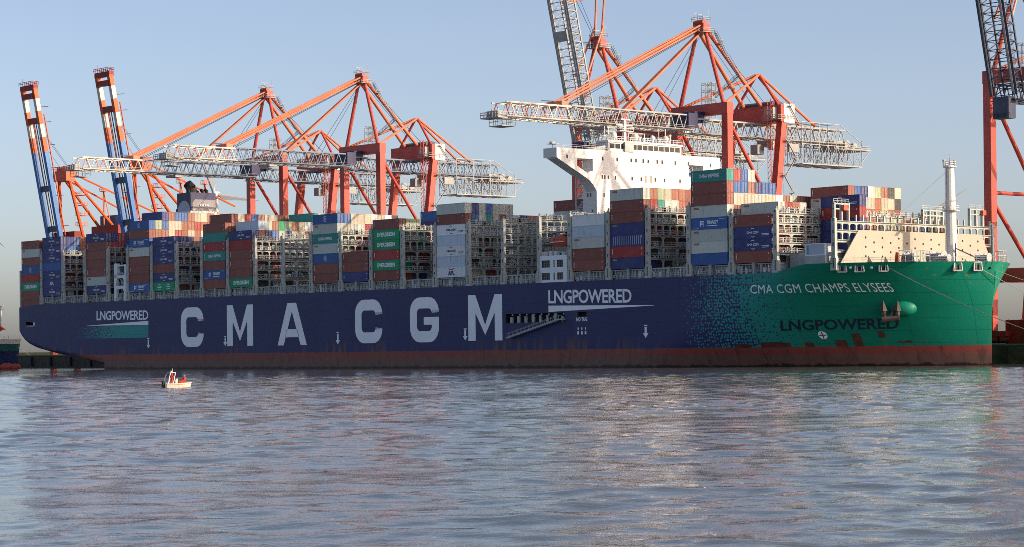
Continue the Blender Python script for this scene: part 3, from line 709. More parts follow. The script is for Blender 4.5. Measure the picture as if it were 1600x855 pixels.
mb = MB(); mb.beam((278,27,60.5),(278,27,66.5),.8); mb.beam((278,24,65),(278,30,65),.3); mb.box(277,279,24.5,29.5,63.3,63.5); mb.rail([(279,24.5,63.5),(279,29.5,63.5)],1.,1.,.08); mb.box(277.4,278.6,25.4,28.6,66.4,66.7)
mb.build('radar_mast', 'white_paint', acc)
for y in (20.2, 21.5, 23, 24.6, 29, 31, 33.5, 35, 38, 40.5, 43, 45):
    mb = MB(); mb.beam((277.5,y,60.5),(277.5,y,62.2+2.8*random.random()),.16); mb.beam((277.5,y-.5,62),(277.5,y+.5,62),.1); mb.build('aerial', 'white_paint', acc)
for k, (y, r) in enumerate([(22.5,.9),(30.5,1.0),(37,.75),(42,.9)]):
    mb = MB(); mb.tube((278.6,y,60.5),(278.6,y,61.4),.35); mb.ball((278.6,y,62),r,r,r,12,8); mb.build('antenna_dome', 'white_paint', acc, smooth=True)
def winrow(z, ys, w_=.55, h=1.0, mat='dark_glass'):
    for y in ys:
        mb = MB(); mb.box(LF-.01, LF+.025, y, y+w_, z, z+h); mb.build('window', mat, acc)
winrow(54.9, [3.4, 16.2, 21.5, 26.7, 28.5, 31.2, 33.1, 36.5, 38.4, 43.4, 48.5, 57.2])
winrow(50.0, [16.0, 16.9, 18.2, 20.8, 27.0, 30.4, 35.7, 39.2, 45.2]); winrow(49.6, [32.0, 34.1], .7, 1.9, 'glass_tan')
winrow(45.2, [16.6, 21.9, 28.2, 33.7, 40.1]); winrow(40.5, [16.6, 22.8])
for x, z in ((277.2,54.6),(278.1,54.6),(276.8,45.3),(277.9,45.3),(278.6,40.8)):
    mb = MB(); mb.box(x, x+.55, 14.17, 14.22, z, z+1.05); mb.build('window', 'dark_glass', acc)
mb = MB(); mb.box(277.6, 278.9, 14.15, 14.22, 49, 51.1); mb.build('door', 'galvanised', acc)
mb = MB()
for z in range(24, 53, 3):
    mb.box(271.4, 275.2, 15, 21, z, z+.15); mb.rail([(271.4,15,z+.15),(275.2,15,z+.15)], 1.0, 1.2, .07); mb.rail([(271.4,15,z+.15),(271.4,21,z+.15)], 1.0, 1.2, .07)
    mb.beam((271.6,15.4,z), (275,15.4,z+3), .5, .2)
for y in (15.1, 20.9): mb.beam((271.5,y,DECK),(271.5,y,53),.25)
mb.build('outside_stairs', 'white_paint', acc)

# --- lifeboat house and lifeboat
lb = empty('lifeboat_house', (272.9, .1, DECK)); lb.parent = ship
mb = MB(); HW = 11.0
holes = [(1.1,4.5,.6,2.5),(7.1,9.6,.6,2.5),(1.1,4.5,3.9,5.8),(7.1,9.6,3.9,5.8),(5.75,6.3,.6,2.5),(5.75,6.3,3.9,5.8)]
zs = [0,.6,2.5,3.9,5.8,6.8]; xs = [0,1.1,4.5,5.75,6.3,7.1,9.6,HW]
for i in range(len(xs)-1):
    for j in range(len(zs)-1):
        if (xs[i],xs[i+1],zs[j],zs[j+1]) in holes: continue
        mb.box(xs[i], xs[i+1], 0, .25, zs[j], zs[j+1])
mb.box(0,.25,.25,4,0,6.8); mb.box(HW-.25,HW,.25,4,0,6.8); mb.box(0,HW,0,4.1,6.8,7.0); mb.box(0,HW,3.8,4,0,6.8)
mb.build('house_wall', 'house_white', lb)
for (x0,x1,z0,z1) in holes:
    mb = MB(); mb.box(x0,x1,.5,.56,z0,z1); pn = mb.build('window', 'glass_tan' if x1-x0 > 1 else 'dark_glass', lb)
    mb = MB(); nx = max(1,int((x1-x0)/.6))
    for k in range(1,nx): mb.box(x0+(x1-x0)*k/nx-.05, x0+(x1-x0)*k/nx+.05, .15,.3,z0,z1)
    for k in range(1,4): mb.box(x0,x1,.16,.29,z0+(z1-z0)*k/4-.04,z0+(z1-z0)*k/4+.04)
    mb.build('grille', 'steel_dark', pn)
mb = MB(); mb.rail([(0,.1,7),(HW,.1,7)],1.0,1.4,.08)
for x in (.6,3.2,5.2,8.2): mb.box(x,x+1.2,.8,1.8,7,7.5+.7*random.random())
mb.build('roof_fitting','white_paint',lb)
mb = MB()
for x in (4.2, 9.2):
    mb.path([(x,2.6,7),(x,1.6,9.2),(x,2.4,12.6),(x,.6,13.2)], .35)
mb.box(3.6,HW,.4,3.4,13.0,13.35); mb.build('davit','deck_grey',lb)
lbt = empty('lifeboat', W(280.1, 1.5, 31.7), ROT)
tag(lbt, 'orange red enclosed lifeboat above the white window house', 'lifeboat')
mb = MB(); st = [(-3.3,.35,.9),(-2.9,1.0,.35),(-1.5,1.3,.05),(0,1.35,0),(1.6,1.3,.05),(2.8,.95,.3),(3.3,.3,.9)]; ring = []
for x, hw, zb in st: mb.v += [(x,-hw*.55,zb),(x,hw*.55,zb),(x,hw,1.15),(x,hw*.92,1.75),(x,hw*.6,2.35+.2*hw),(x,-hw*.6,2.35+.2*hw),(x,-hw*.92,1.75),(x,-hw,1.15)]
for i in range(len(st)-1):
    for k in range(8): mb.f.append((i*8+k, i*8+(k+1) % 8, (i+1)*8+(k+1) % 8, (i+1)*8+k)); mb.m.append(0)
mb.f += [tuple(range(7,-1,-1)), tuple(range((len(st)-1)*8, len(st)*8))]; mb.m += [0,0]
mb.build('lifeboat_hull','lifeboat_red',lbt)
mb = MB(); mb.box(.6,1.9,-.7,.7,2.5,3.1); mb.build('conning_hood','lifeboat_red',lbt)
mb = MB(); mb.box(-2.6,2.6,-1.42,-1.28,1.1,1.25); mb.build('rubbing_strake','logo_white',lbt)
for x in (-1.5,-.2,1.1):
    mb = MB(); mb.box(x,x+.5,-1.3,-1.18,1.65,1.95); mb.build('window','dark_glass',lbt)

# --- white access tower abaft the funnel
at = empty('access_tower', (61.9, .4, DECK)); at.parent = ship
mb = MB()
for x in (0, 5.9): mb.box(x, x+1.3, 0, 1.0, 0, 8.9)
mb.box(0,2.0,0,1.2,7.6,12.4); mb.box(6.4,7.3,0,1.0,8.9,12.0); mb.box(1.3,5.9,0,1,4.0,5.0); mb.box(2.0,6.4,.1,1,11.4,11.9)
for s, x in ((1,1.3),(-1,5.9)):
    for zb in (4.0, 7.6):
        mb.prism([(x,zb),(x+s*.8,zb),(x,zb-.8)], 'y', .05, .95)
mb.box(1.3,5.9,0,1,7.6,8.4)
mb.build('tower_frame','house_white',at)
mb = MB(); mb.rail([(1.3,0,5),(5.9,0,5)],1.,1.,.1); mb.rail([(2,0,8.4),(6.4,0,8.4)],1.,1.,.1); mb.beam((2.2,.5,8.2),(5.6,.5,5.2),.5,.2)
mb.build('tower_rail','galvanised',at)

# --- funnel
fn = empty('funnel', (59.2, 26.7, DECK)); fn.parent = ship
mb = MB(); mb.box(0,9.2,-.3,10.3,0,30.4); mb.build('casing_base','white_paint',fn)
mb = MB(); mb.box(.6,8.9,0,10.1,30.404,36.6); cs = mb.build('casing','navy_paint',fn)
mb = MB(); mb.prism([(.7,30.5),(9.95,30.5),(9.95,34.3),(1.7,34.3),(.7,33.0)], 'x', 8.905, 8.96); mb.build('front_panel','funnel_grey',cs)
mb = MB(); mb.prism([(4.9+3.7*math.cos(R(a)),30.45+3.5*math.sin(R(a))) for a in range(0,181,12)], 'y', -.06,-.005); mb.build('side_disc','pale_disc',cs)
mb = MB(); mb.tube((5,3.0,36.6),(5,3.0,38.2),1.9,1.7,14); mb.tube((5,3.0,38.1),(3.6,2.2,39.9),1.75,1.55,14); mb.build('exhaust_stack','soot_black',fn)
for k,(x,y,r,h) in enumerate([(6.8,6.2,.6,1.1),(6.6,8.0,.55,1.2),(3,6.8,.5,1.0),(6.5,.8,.6,1.4)]):
    mb = MB(); mb.tube((x,y,36.6),(x,y,36.6+h*.7),r,n=10); mb.tube((x,y,36.6+h*.6),(x-.9,y,36.6+h),r,n=10); mb.build('exhaust_pipe','soot_black',fn)
mb = MB()
for k in range(4): mb.box(9.27,9.3,3.4+k*1.0,4.0+k*1.0,32.2,32.6)
mb.build('funnel_lettering','logo_white',cs)

# ------------------------------------------------------------ containers
HC, CL = 2.87, 12.19
def container_mesh():
    mb = MB(); x, y, h = CL/2, 1.219, HC
    mb.box(-x+.07, x-.07, -y+.05, y-.05, .06, h-.04)
    for sx in (-1,1):
        for sy in (-1,1):
            a, b = sorted((sx*x, sx*(x-.16))); c, d = sorted((sy*y, sy*(y-.16))); mb.box(a,b,c,d,0,h)
    for sy in (-1,1):
        c, d = sorted((sy*y, sy*(y-.09))); mb.box(-x+.16,x-.16,c,d,0,.16); mb.box(-x+.16,x-.16,c,d,h-.12,h)
    for sx in (-1,1):
        a, b = sorted((sx*x, sx*(x-.09))); mb.box(a,b,-y+.16,y-.16,0,.16); mb.box(a,b,-y+.16,y-.16,h-.12,h)
    for yy in (-.82,-.36,.36,.82): mb.box(x-.07,x-.03,yy-.03,yy+.03,.2,h-.16,1)
    mb.box(x-.07,x-.04,-.03,.03,.16,h-.12,2)
    return mb.mesh('container', ['container_paint','galvanised','dark_hole'])
CM = container_mesh()
COL = dict(m=(.25,.075,.055), r=(.36,.040,.036), g=(.52,.56,.51), n=(.040,.050,.19), b=(.035,.115,.35), t=(.03,.27,.235), e=(.005,.31,.135),
           w=(.74,.78,.80), l=(.52,.62,.72), o=(.34,.125,.075), c=(.54,.48,.37), y=(.38,.45,.28), k=(.06,.06,.065))
NAME = dict(m='maroon', r='dark red', g='grey', n='navy', b='blue', t='teal', e='green', w='white', l='pale blue', o='rust brown', c='cream', y='pale green', k='charcoal')
def flat(shape, x0, x1, z0, z1):
    vs_, fs = shape; return [(x0+(x1-x0)*u, -1.235, z0+(z1-z0)*v) for u, v in vs_], fs
def rectm(mb, x0, x1, z0, z1, mi=0): mb.add([(x0,-1.235,z0),(x1,-1.235,z0),(x1,-1.235,z1),(x0,-1.235,z1)], [(0,1,2,3)], mi)
def arcstrip(mb, cx, cz, r, a0, a1, wd, mi=0, sx=1., n=8):
    v = []
    for i in range(n+1):
        a = R(a0+(a1-a0)*i/n); tt = math.sin(math.pi*i/n)*wd+.03
        v += [(cx+sx*(r+tt)*math.cos(a), -1.235, cz+(r+tt)*math.sin(a)), (cx+sx*r*math.cos(a), -1.235, cz+r*math.sin(a))]
    mb.add(v, [(2*i,2*i+1,2*i+3,2*i+2) for i in range(n)], mi)
def logos():
    d = {}
    def fin(k, mb, mats): d[k] = mb.mesh('lettering', mats, fix=False)
    mb = MB(); mb.add(*flat(text2d('EVERGREEN', .045), -4.0, 4.1, .85, 2.05)); fin('EV', mb, ['logo_white'])
    mb = MB(); mb.add(*flat(text2d('CHINA SHIPPING', .03), -3.3, 3.5, 1.0, 1.9))
    for k in range(4): rectm(mb, -5.6, -5.35, .4+k*.55, .75+k*.55)
    fin('CH', mb, ['logo_white'])
    mb = MB(); mb.add(*flat(text2d('TRANSIT', .04, 1., .25), -.8, 3.2, 1.25, 2.15)); rectm(mb,-3.1,-2.75,.7,2.1); rectm(mb,-2.75,-1.7,1.75,2.1); rectm(mb,-2.75,-2.1,1.2,1.5); rectm(mb,-2.0,-1.85,.7,1.6); rectm(mb,-.7,2.8,.75,.92); rectm(mb,3.5,5.5,2.4,2.5); rectm(mb,-5.6,-3.4,.25,.33); fin('TR', mb, ['logo_white'])
    def cma(k, mt):
        mb = MB(); mb.add(*flat(text2d('CMA CGM', .035), -1.9, 1.9, 1.15, 1.75)); arcstrip(mb, 0, 1.35, 1.05, 55, 125, .17, 0, 1.1); arcstrip(mb, .2, 1.5, 1.05, 235, 300, .15, 0, 1.1)
        rectm(mb,2.9,5.3,.95,1.1); rectm(mb,3.1,5.2,.65,.78); fin(k, mb, [mt])
    cma('CM','logo_white'); cma('CW','navy_letter')
    mb = MB(); mb.add(*flat(text2d('APL', .05), -1.4, 1.4, .9, 2.05)); fin('AP', mb, ['logo_white'])
    mb = MB(); mb.add(*flat(text2d('APL', .05), -1.4, 1.4, .55, 1.75)); n0 = len(mb.f); mb.add([(-1.5,-1.235,2.3),(0,-1.235,1.95),(1.5,-1.235,2.3),(1.2,-1.235,2.45),(0,-1.235,2.2),(-1.2,-1.235,2.45)], [(0,1,4,5),(1,2,3,4)], 1); fin('AW', mb, ['logo_navy','logo_red'])
    mb = MB(); arcstrip(mb,0,1.45,.72,0,180,.1,n=12); arcstrip(mb,0,1.45,.72,180,360,.1,n=12)
    mb.add([(-.55,-1.235,1.45),(0,-1.235,.9),(.55,-1.235,1.45),(0,-1.235,2.0),(-.33,-1.235,1.45),(0,-1.235,1.12),(.33,-1.235,1.45),(0,-1.235,1.78)], [(0,1,5,4),(1,2,6,5),(2,3,7,6),(3,0,4,7)]); fin('RO', mb, ['logo_white'])
    mb = MB(); mb.add(*flat(text2d('OOCL', .06), -5.2, -3.4, 2.02, 2.5)); fin('OO', mb, ['logo_red'])
    mb = MB()
    for k in range(4): rectm(mb, -5.55, -5.28, .9+k*.36, 1.16+k*.36)
    rectm(mb, 5.1, 5.35, 2.0, 2.3); rectm(mb, 5.15, 5.32, .6, .85); fin('NU', mb, ['logo_white'])
    mb = MB(); mb.add(*flat(text2d('GOLD', .03), -5.2, -3.8, 2.15, 2.5)); fin('YE', mb, ['logo_yellow']) if False else None
    mb = MB(); rectm(mb, -5.2, -4.5, 2.2, 2.5); rectm(mb, -4.35, -3.7, 2.2, 2.45); fin('YE', mb, ['logo_yellow'])
    mb = MB()
    for k in range(15): rectm(mb, -5.0+k*.70, -4.82+k*.70, .25, 2.5)
    rectm(mb, 5.2,5.5,2.1,2.6); fin('ST', mb, ['pale_disc'])
    mb = MB(); arcstrip(mb,-2.4,.9,1.1,50,130,.2); rectm(mb,-3.6,-1.3,1.1,1.45); rectm(mb,-3.4,-1.5,.55,.72); arcstrip(mb,2.6,.7,1.3,40,140,.25); rectm(mb,1.6,3.7,1.2,1.42); rectm(mb,1.6,3.6,.55,.75); fin('SW', mb, ['logo_white'])
    return d
LG = logos()
LNAME = dict(EV='with big white lettering', CH='with white lettering', TR='with white emblem and slanted lettering', CM='with white ship line emblem', CW='with black ship line emblem', AP='with three white letters', AW='with three blue letters under a red bird', RO='with white ring emblem', OO='with small red letters', NU='', YE='with yellow mark', ST='with pale vertical stripes', SW='with two white emblems')
# per bay: n = (first row, last row, tiers); side = {row: 'top..bottom' codes}; ends = {tier: (first row, codes)}
BAY = {
 0: dict(n=[(0,12,8)], base=21.45, side={0:'m:NU g:OO m:NU b:RO r e:EV m m'}),
 1: dict(n=[(0,12,7)], side={0:'n:CM n:CM n:CM b n:CM n:AP n:CM'}, ends={6:(1,'nbob'),5:(1,'bbob'),4:(1,'mnrn'),3:(1,'mmnk'),2:(1,'mrmm'),1:(1,'mmkm')}),
 3: dict(n=[(0,12,7)], side={0:'n:CM m:NU m m m:NU g:OO n:CM'}, ends={6:(1,'nrnm'),5:(1,'rrbr'),4:(1,'mmm')}),
 5: dict(n=[(0,1,8),(2,14,9)], side={0:'b:RO m:NU b:TR g:OO m m:NU m b:TR'}, ends={8:(2,'nobboccog'),7:(1,'ybccoorom'),6:(1,'oocrococo')}),
 6: dict(n=[(0,12,6)], side={0:'n:CM n:CM n:CM m n:CM e:SW'}, ends={5:(1,'nnonn'),4:(1,'mnkn'),3:(1,'mmkm'),2:(1,'knmm')}),
 8: dict(n=[(0,0,7),(1,14,8)], side={0:'m:NU t r:NU t:CH m b:TR m', 1:'m:NU'}, ends={7:(2,'crboccomg'),6:(1,'mnmmo')}),
 9: dict(n=[(0,0,6),(1,8,7),(9,15,8)], side={0:'n:CM r:OO m:NU m:NU m e:EV', 1:'l', 9:'t:NU'}, ends={7:(10,'yoc'),6:(2,'goeyocw'),5:(1,'onbcbccm'),4:(1,'kmgkmmcm'),3:(1,'kmmnk'),2:(1,'mkmmn'),1:(1,'kkmmk')}),
 12: dict(n=[(0,8,7)], side={0:'b:RO g:OO t:CH g:OO b:RO m:NU m:NU'}, ends={6:(1,'bcccwcw'),5:(1,'cggrbcc'),4:(1,'gcrrgm'),3:(1,'cmrk'),2:(1,'mkmm')}),
 13: dict(n=[(0,10,3)], side={0:'m:NU m:NU n:NU'}, ends={2:(1,'mmk')}),
 14: dict(n=[(0,2,6),(3,3,5),(4,6,4),(7,13,7)], side={0:'m:NU e:EV e:EV r:NU e:EV m:NU', 7:'b:NU n r'}, ends={5:(1,'yy'),4:(1,'cyt'),3:(1,'mkemrm'),2:(1,'kmrk'),1:(1,'emkr')}),
 16: dict(n=[(0,6,7),(7,14,6)], side={0:'g m:NU w:CW l w:CW l w:AW'}, ends={6:(1,'ngbggg'),5:(1,'bgtgrgwnoooogc'),4:(1,'wwwwwwcccccooc'),3:(1,'gmkgmk'),2:(1,'gkmgkm')}),
 18: dict(n=[(7,9,7)], side={7:'m:NU g g g'}, ends={6:(8,'mo'),5:(8,'co')}),
 20: dict(n=[(0,10,5)], side={0:'w l g:OO m:NU m:NU'}),
 21: dict(n=[(0,12,7)], side={0:'g:OO m:NU m:NU n:YE n:ST r:NU n:YE'}, ends={6:(1,'oycoomm'),5:(1,'rtggomo'),4:(1,'mggkooo'),3:(1,'mmko'),2:(1,'mkmm')}),
 23: dict(n=[(0,3,8),(4,6,7),(7,12,6)], side={0:'t:CH m:NU m:NU g:OO b:TR g:OO g:OO b'}, ends={7:(1,'rbg'),6:(1,'bbonbb'),5:(1,'cccgccwogoo'),4:(1,'mmkocc')}),
 24: dict(n=[(0,0,4),(1,4,5),(5,10,4),(11,18,7)], side={0:'m:NU n:CM n:CM m:NU', 1:'g:OO', 11:'m:NU g:OO g g'}, h={11:2.757}, ends={6:(12,'bngyok'),5:(12,'ggcocc'),4:(2,'rog'),3:(1,'oygoogm'),2:(1,'mokmom'),1:(1,'mmkm')}),
 25: dict(n=[(6,6,5),(7,18,3)], base=26.85, hh=2.8, side={6:'n:CM r:NU n n n'}, ends={2:(7,'oogcyomgnkkm')}),
}
ends24b = {4:(12,'yoooyo')}
ORD = ['','first','second','third','fourth','fifth','sixth','seventh','eighth','ninth','tenth','eleventh','twelfth','thirteenth','fourteenth','fifteenth','sixteenth','seventeenth','eighteenth','nineteenth']
mass_v = MB(); mass_c = []
stack_no = {g: i+1 for i, g in enumerate([k for k in BAY if 0 in BAY[k]['side']])}
rc = random.Random(21); used = set()
for g, bd in BAY.items():
    base = bd.get('base', 25.0); Lc = G[g][0] + 1.35 + CL/2
    for r0, r1, n in bd['n']:
        for row in range(r0, r1+1):
            h = 2.9
            if 'hh' in bd: h = bd['hh']
            if 'h' in bd:
                for k, hv in bd['h'].items():
                    if row >= k: h = hv
            sd = bd['side'].get(row, '').split()
            for t in range(n):
                code = None; k = n-1-t
                if k < len(sd): code = sd[k]
                elif 'ends' in bd and t in bd['ends'] and bd['ends'][t][0] <= row < bd['ends'][t][0]+len(bd['ends'][t][1]) and not (g == 24 and row >= 11 and t < 5):
                    code = bd['ends'][t][1][row-bd['ends'][t][0]]
                elif g == 24 and t in ends24b and ends24b[t][0] <= row < ends24b[t][0]+6: code = ends24b[t][1][row-12]
                B = .33 + 1.22 + row*RP; z = base + t*h
                if code is None:
                    c = COL[rc.choice('mmggggkkgnmkkc')]; mass_v.box(Lc-CL/2, Lc+CL/2, B-1.2, B+1.2, z, z+h-.05)
                    mass_c += [c]*6; continue
                if k >= len(sd) and row > 0 and z + h < (35. if g >= 24 else 36. if row >= 7 else 39.3):
                    mass_v.box(Lc-CL/2, Lc+CL/2, B-1.2, B+1.2, z, z+h-.05); mass_c += [COL[code[0]]]*6; continue
                ck, lg = (code.split(':')+[None])[:2]
                o = link('container', CM); o.location = W(Lc, B, z); o.rotation_euler.z = ROT; o.scale.z = (h-.03)/HC
                j = 1+(rc.random()-.5)*.24; c = COL[ck]; o.color = (c[0]*j, c[1]*j, c[2]*j, 1)
                ln = LNAME.get(lg, '') if lg else ''
                if row == 0:
                    lab = f"{NAME[ck]} container {ln}, {ORD[k+1]} from top, starboard stack {ORD[stack_no[g]]} from stern"
                else:
                    where = f"stack {ORD[stack_no[g]]} from stern" if g in stack_no else ('bay beside the white tower' if g == 18 else 'foremost bay behind breakwater')
                    lab = f"{NAME[ck]} container, {ORD[row+1]} row from starboard, {ORD[t+1]} tier up, {where}"
                lab = ' '.join(lab.replace(' ,', ',').split())
                assert lab not in used, lab
                if len(lab.split()) > 16: lab = ' '.join(f"{NAME[ck]} container, {ORD[k+1]} from top, starboard stack {ORD[stack_no[g]]} from stern".split())
                used.add(lab)
                tag(o, lab, 'container', 'containers stacked on the ship')
                if lg: link('lettering', LG[lg], o)
me = mass_v.mesh('containers', 'container_mass_paint', fix=False)
ca = me.color_attributes.new('paint', 'FLOAT_COLOR', 'CORNER')
buf = []
for c in mass_c: buf += [c[0], c[1], c[2], 1.]*4
ca.data.foreach_set('color', buf)
o = link('inner_containers', me); o['kind'] = 'stuff'; o['label'] = 'inner rows of stacked containers between the lashing bridges'
o.matrix_world = Matrix.Translation(W(0,0,0)) @ Matrix.Rotation(ROT, 4, 'Z')
# small pale blue tank container on the foredeck
o = empty('reefer_container', W(369.2, 1.9, 26.0), ROT); tag(o, 'small pale blue container alone on deck just aft of the cream breakwater', 'container')
mb = MB(); mb.box(-3.03,3.03,-1.1,1.1,.05,2.75); mb.build('body','pale_disc',o)
mb = MB()
for x in (-3.05,2.85):
    for y in (-1.15,.95): mb.box(x,x+.2,y,y+.2,0,2.85)
for z in (0,2.65):
    for y in (-1.14,.98): mb.box(-2.85,2.85,y,y+.16,z,z+.2)
mb.build('corner_frame','house_white',o)
mb = MB()
for k in range(5): mb.box(-2.55,-2.05,-1.11,-1.095,.5+k*.4,.78+k*.4)
mb.build('lettering','far_blue',o)
mb = MB(); mb.box(-3.2,3.2,-1.2,1.2,-1.9,-.02); mb.build('cradle','deck_grey',o)

# ------------------------------------------------------------ quay cranes
QZ = 5.0
HY, HZ = -7.0, 66.2
def fold(p, th):
    d = -(p[1]-HY); e = p[2]-HZ
    return (p[0], HY - d*math.cos(th) + e*math.sin(th), HZ + d*math.sin(th) + e*math.cos(th))
class FoldMB(MB):
    th = 0.
    def mesh(s, *a, **k):
        if s.th: s.v = [fold(p, s.th) for p in s.v]
        return MB.mesh(s, *a, **k)
def truss(mb, y0, y1, z0, z1, hw, n, cw=.42, dw=.2, mi=0, mi2=None, zs0=0., zs1=0.):
    mi2 = mi if mi2 is None else mi2
    dy = (y1-y0)/n
    for sx in (-hw, hw):
        for z, w_ in ((z0, cw*1.25), (z1, cw)): mb.beam((sx,y0,z), (sx,y1,z), w_, mi=mi)
        for i in range(n):
            a, m_, b = y0+i*dy, y0+(i+.5)*dy, y0+(i+1)*dy; k = mi if i % 2 else mi2
            mb.beam((sx,a,z0), (sx,m_,z1), dw, mi=k); mb.beam((sx,m_,z1), (sx,b,z0), dw, mi=mi if k == mi2 else mi2)
    for i in range(n+1):
        y = y0+i*dy; mb.beam((-hw,y,z0),(hw,y,z0),dw,mi=mi); 
        if i < n:
            mb.beam((-hw,y+dy/2,z1),(hw,y+dy/2,z1),dw,mi=mi); s = 1 if i % 2 else -1
            mb.beam((-hw*s,y+dy/2,z1),(hw*s,y+dy,z0) if False else (hw*s,min(y1,y+1.5*dy),z1),dw*.8,mi=mi)
    for sx in (-hw-.9, hw+.9):      # walkway and handrail along the lower chord
        mb.beam((sx,y0,z0-.1),(sx,y1,z0-.1),.8,.12,mi=mi)
        for h in (.55,1.05): mb.beam((sx*1.08,y0,z0+h),(sx*1.08,y1,z0+h),.06,mi=mi)
def crane_parts(raised, steel):
    th = R(77) if raised else 0.
    out = []
    def put(name, mb, mats, par=None): out.append((name, mb.mesh(name, mats, off=(0,0,QZ)), par))
    RD = 'crane_red'
    hx = 9.9
    for s in (-1, 1):
        mb = MB(); mb.box(s*hx-1.15, s*hx+1.15, -1.1, 1.1, QZ+3.2, 70.6); put('waterside_leg', mb, RD)
        mb = MB(); v = []
        for (yc, z) in ((14.5, QZ+3.2), (22.6, 69.6)): v += [(s*hx-1.05,yc-1.1,z),(s*hx+1.05,yc-1.1,z),(s*hx+1.05,yc+1.1,z),(s*hx-1.05,yc+1.1,z)]
        mb.add(v, [(0,3,2,1),(4,5,6,7),(0,1,5,4),(1,2,6,5),(2,3,7,6),(3,0,4,7)]); put('landside_leg', mb, RD)
        for yy, nm in ((0, 0), (14.3, 1)):
            mb = MB(); mb.box(s*hx-5.2, s*hx+5.2, yy-.9, yy+.9, QZ+1.9, QZ+3.2)
            for k in range(8): mb.tube((s*hx-4.6+k*1.3, yy-.55, QZ+.55), (s*hx-4.6+k*1.3, yy+.55, QZ+.55), .5, n=10, mi=1)
            for k in range(4): mb.box(s*hx-4.8+k*2.6, s*hx-3.1+k*2.6, yy-.8, yy+.8, QZ+.7, QZ+1.9)
            put('bogie', mb, ['bogie_red', 'soot_black'])
        for a, b in (((s*hx,1,68.), (s*hx,18.6,44.)), ((s*hx,1,41.), (s*hx,16.5,24.5))):
            mb = MB(); mb.tube(a, b, .55, n=10); put('brace', mb, RD)
        mb = MB(); mb.tube((s*hx,1,43.2), (s*hx,19,43.2), .5, n=10); put('tie', mb, RD)
        mb = MB(); mb.box(s*hx-1.0, s*hx+1.0, 1.1, 15.2, 20.6, 23.8); put('side_sill', mb, RD)
        mb = MB(); mb.tube((s*8.6,0,73.5), (s*1.5,0,95.3), .62, .55, 10); put('apex_leg', mb, RD)
        mb = MB(); mb.tube((s*1.6,.6,95.2), (s*3.4,21,74.4), .6, n=10); put('backstay', mb, 'crane_orange')
        mb = MB(); mb.tube((s*8.5,22.8,74.4), (s*.5,23.4,84.), .42, n=8); put('rear_frame_leg', mb, RD)
        mb = MB(); mb.tube((s*8.6,.4,73.6), (s*.5,23.2,84.), .42, n=8); put('rear_stay', mb, 'crane_orange')
        mb = MB(); mb.tube((s*.5,23.6,84.), (s*2.8,44.8,70.), .42, n=8); put('rear_stay', mb, 'crane_orange')
        if not raised:
            for e in (-.5, .5):
                mb = MB(); mb.tube((s*.9+e*.3,-.4,96.2+e*1.0), (s*1.5,-55.5,70.9+e*.9), .27, n=8); put('forestay', mb, 'crane_orange')
            mb = MB(); mb.tube((s*.5,-.3,94.6), (s*.7,-31,70.7), .3, n=8); put('forestay', mb, 'crane_orange')
        else:
            t1 = fold((s*2.6, -48, 70.6), th); t2 = fold((s*2.6, -26, 70.6), th)
            for (q_, kk) in ((t1, (s*1.8,1.0,110.)), (t2, (s*1.8,.5,101.))):
                mb = MB(); mb.tube((s*1.4,-.2,96.), kk, .32, n=8); mb.tube(kk, q_, .32, n=8); put('forestay', mb, 'crane_orange')
    mb = MB(); mb.box(-hx-1.2, hx+1.2, -1.3, 1.3, 70.6, 73.8); put('portal_beam', mb, RD)
    mb = MB(); mb.box(-hx-1.0, hx+1.0, -.9, .9, 20.4, 23.9); put('sill_beam', mb, RD)
    mb = MB(); mb.box(-hx-1.2, hx+1.2, 20.9, 26.2, 69.6, 74.4); mh = len(out); put('machinery_house', mb, RD)
    mb = MB(); mb.box(hx+1.2, hx+1.32, 22.2, 26.4, 69.3, 74.7); mb.box(hx-2.5, hx+1.3, 26.21, 26.6, 69.4, 74.6); put('white_end_panel', mb, 'white_paint', mh)
    mb = MB(); mb.prism([(21.2,74.4),(25.9,74.4),(25.9,75.4),(23.5,75.9),(21.2,75.2)], 'x', -5.5, 7.5); put('house_roof', mb, 'steel_dark', mh)
    mb = MB(); mb.box(6.2, 9.6, 19.2, 20.9, 70.4, 73.6); mb.rail([(5.6,19.,70.2),(11.8,19.,70.2),(11.8,27,70.2)], 1.2, 1.2, .1); mb.box(5.6,11.9,19,20.9,70.05,70.2); put('electrical_house', mb, 'steel_grey', mh)
    # apex
    mb = MB(); mb.box(-2.1, 2.1, -1.1, 1.4, 94.6, 96.9); mb.tube((-1.9,-.6,97.2), (1.9,-.6,97.2), .75, n=10); put('apex_head', mb, RD)
    mb = MB(); mb.box(-2.9,2.9,-2.2,2.6,94.3,94.45); mb.rail([(-2.9,-2.2,94.45),(2.9,-2.2,94.45),(2.9,2.6,94.45),(-2.9,2.6,94.45),(-2.9,-2.2,94.45)],1.1,1.2,.09)
    mb.rail([(-2.2,-1.6,97.6),(2.2,-1.6,97.6),(2.2,1.8,97.6),(-2.2,1.8,97.6),(-2.2,-1.6,97.6)],1.1,1.1,.09); mb.beam((-1.2,0,97),(-1.2,0,99.8),.16); mb.beam((-1.2,-1.5,99.8),(-1.2,1.5,99.8),.18); mb.beam((1.8,1.2,97),(1.8,1.2,101),.08)
    mb.box(2.4,4.0,3.0,5.2,91.2,91.3); mb.rail([(2.4,5.2,91.3),(4.0,5.2,91.3),(4.0,3.0,91.3)],1.1,1.,.09); put('apex_platform', mb, 'steel_grey')
    # stairway down the backstay
    mb = MB(); pts = [(3.,2.4,94.),(3.6,6.,87.5),(3.9,6.4,87.3),(4.2,10.5,82.3),(3.2,8.,80.),(2.,3.4,76.)]
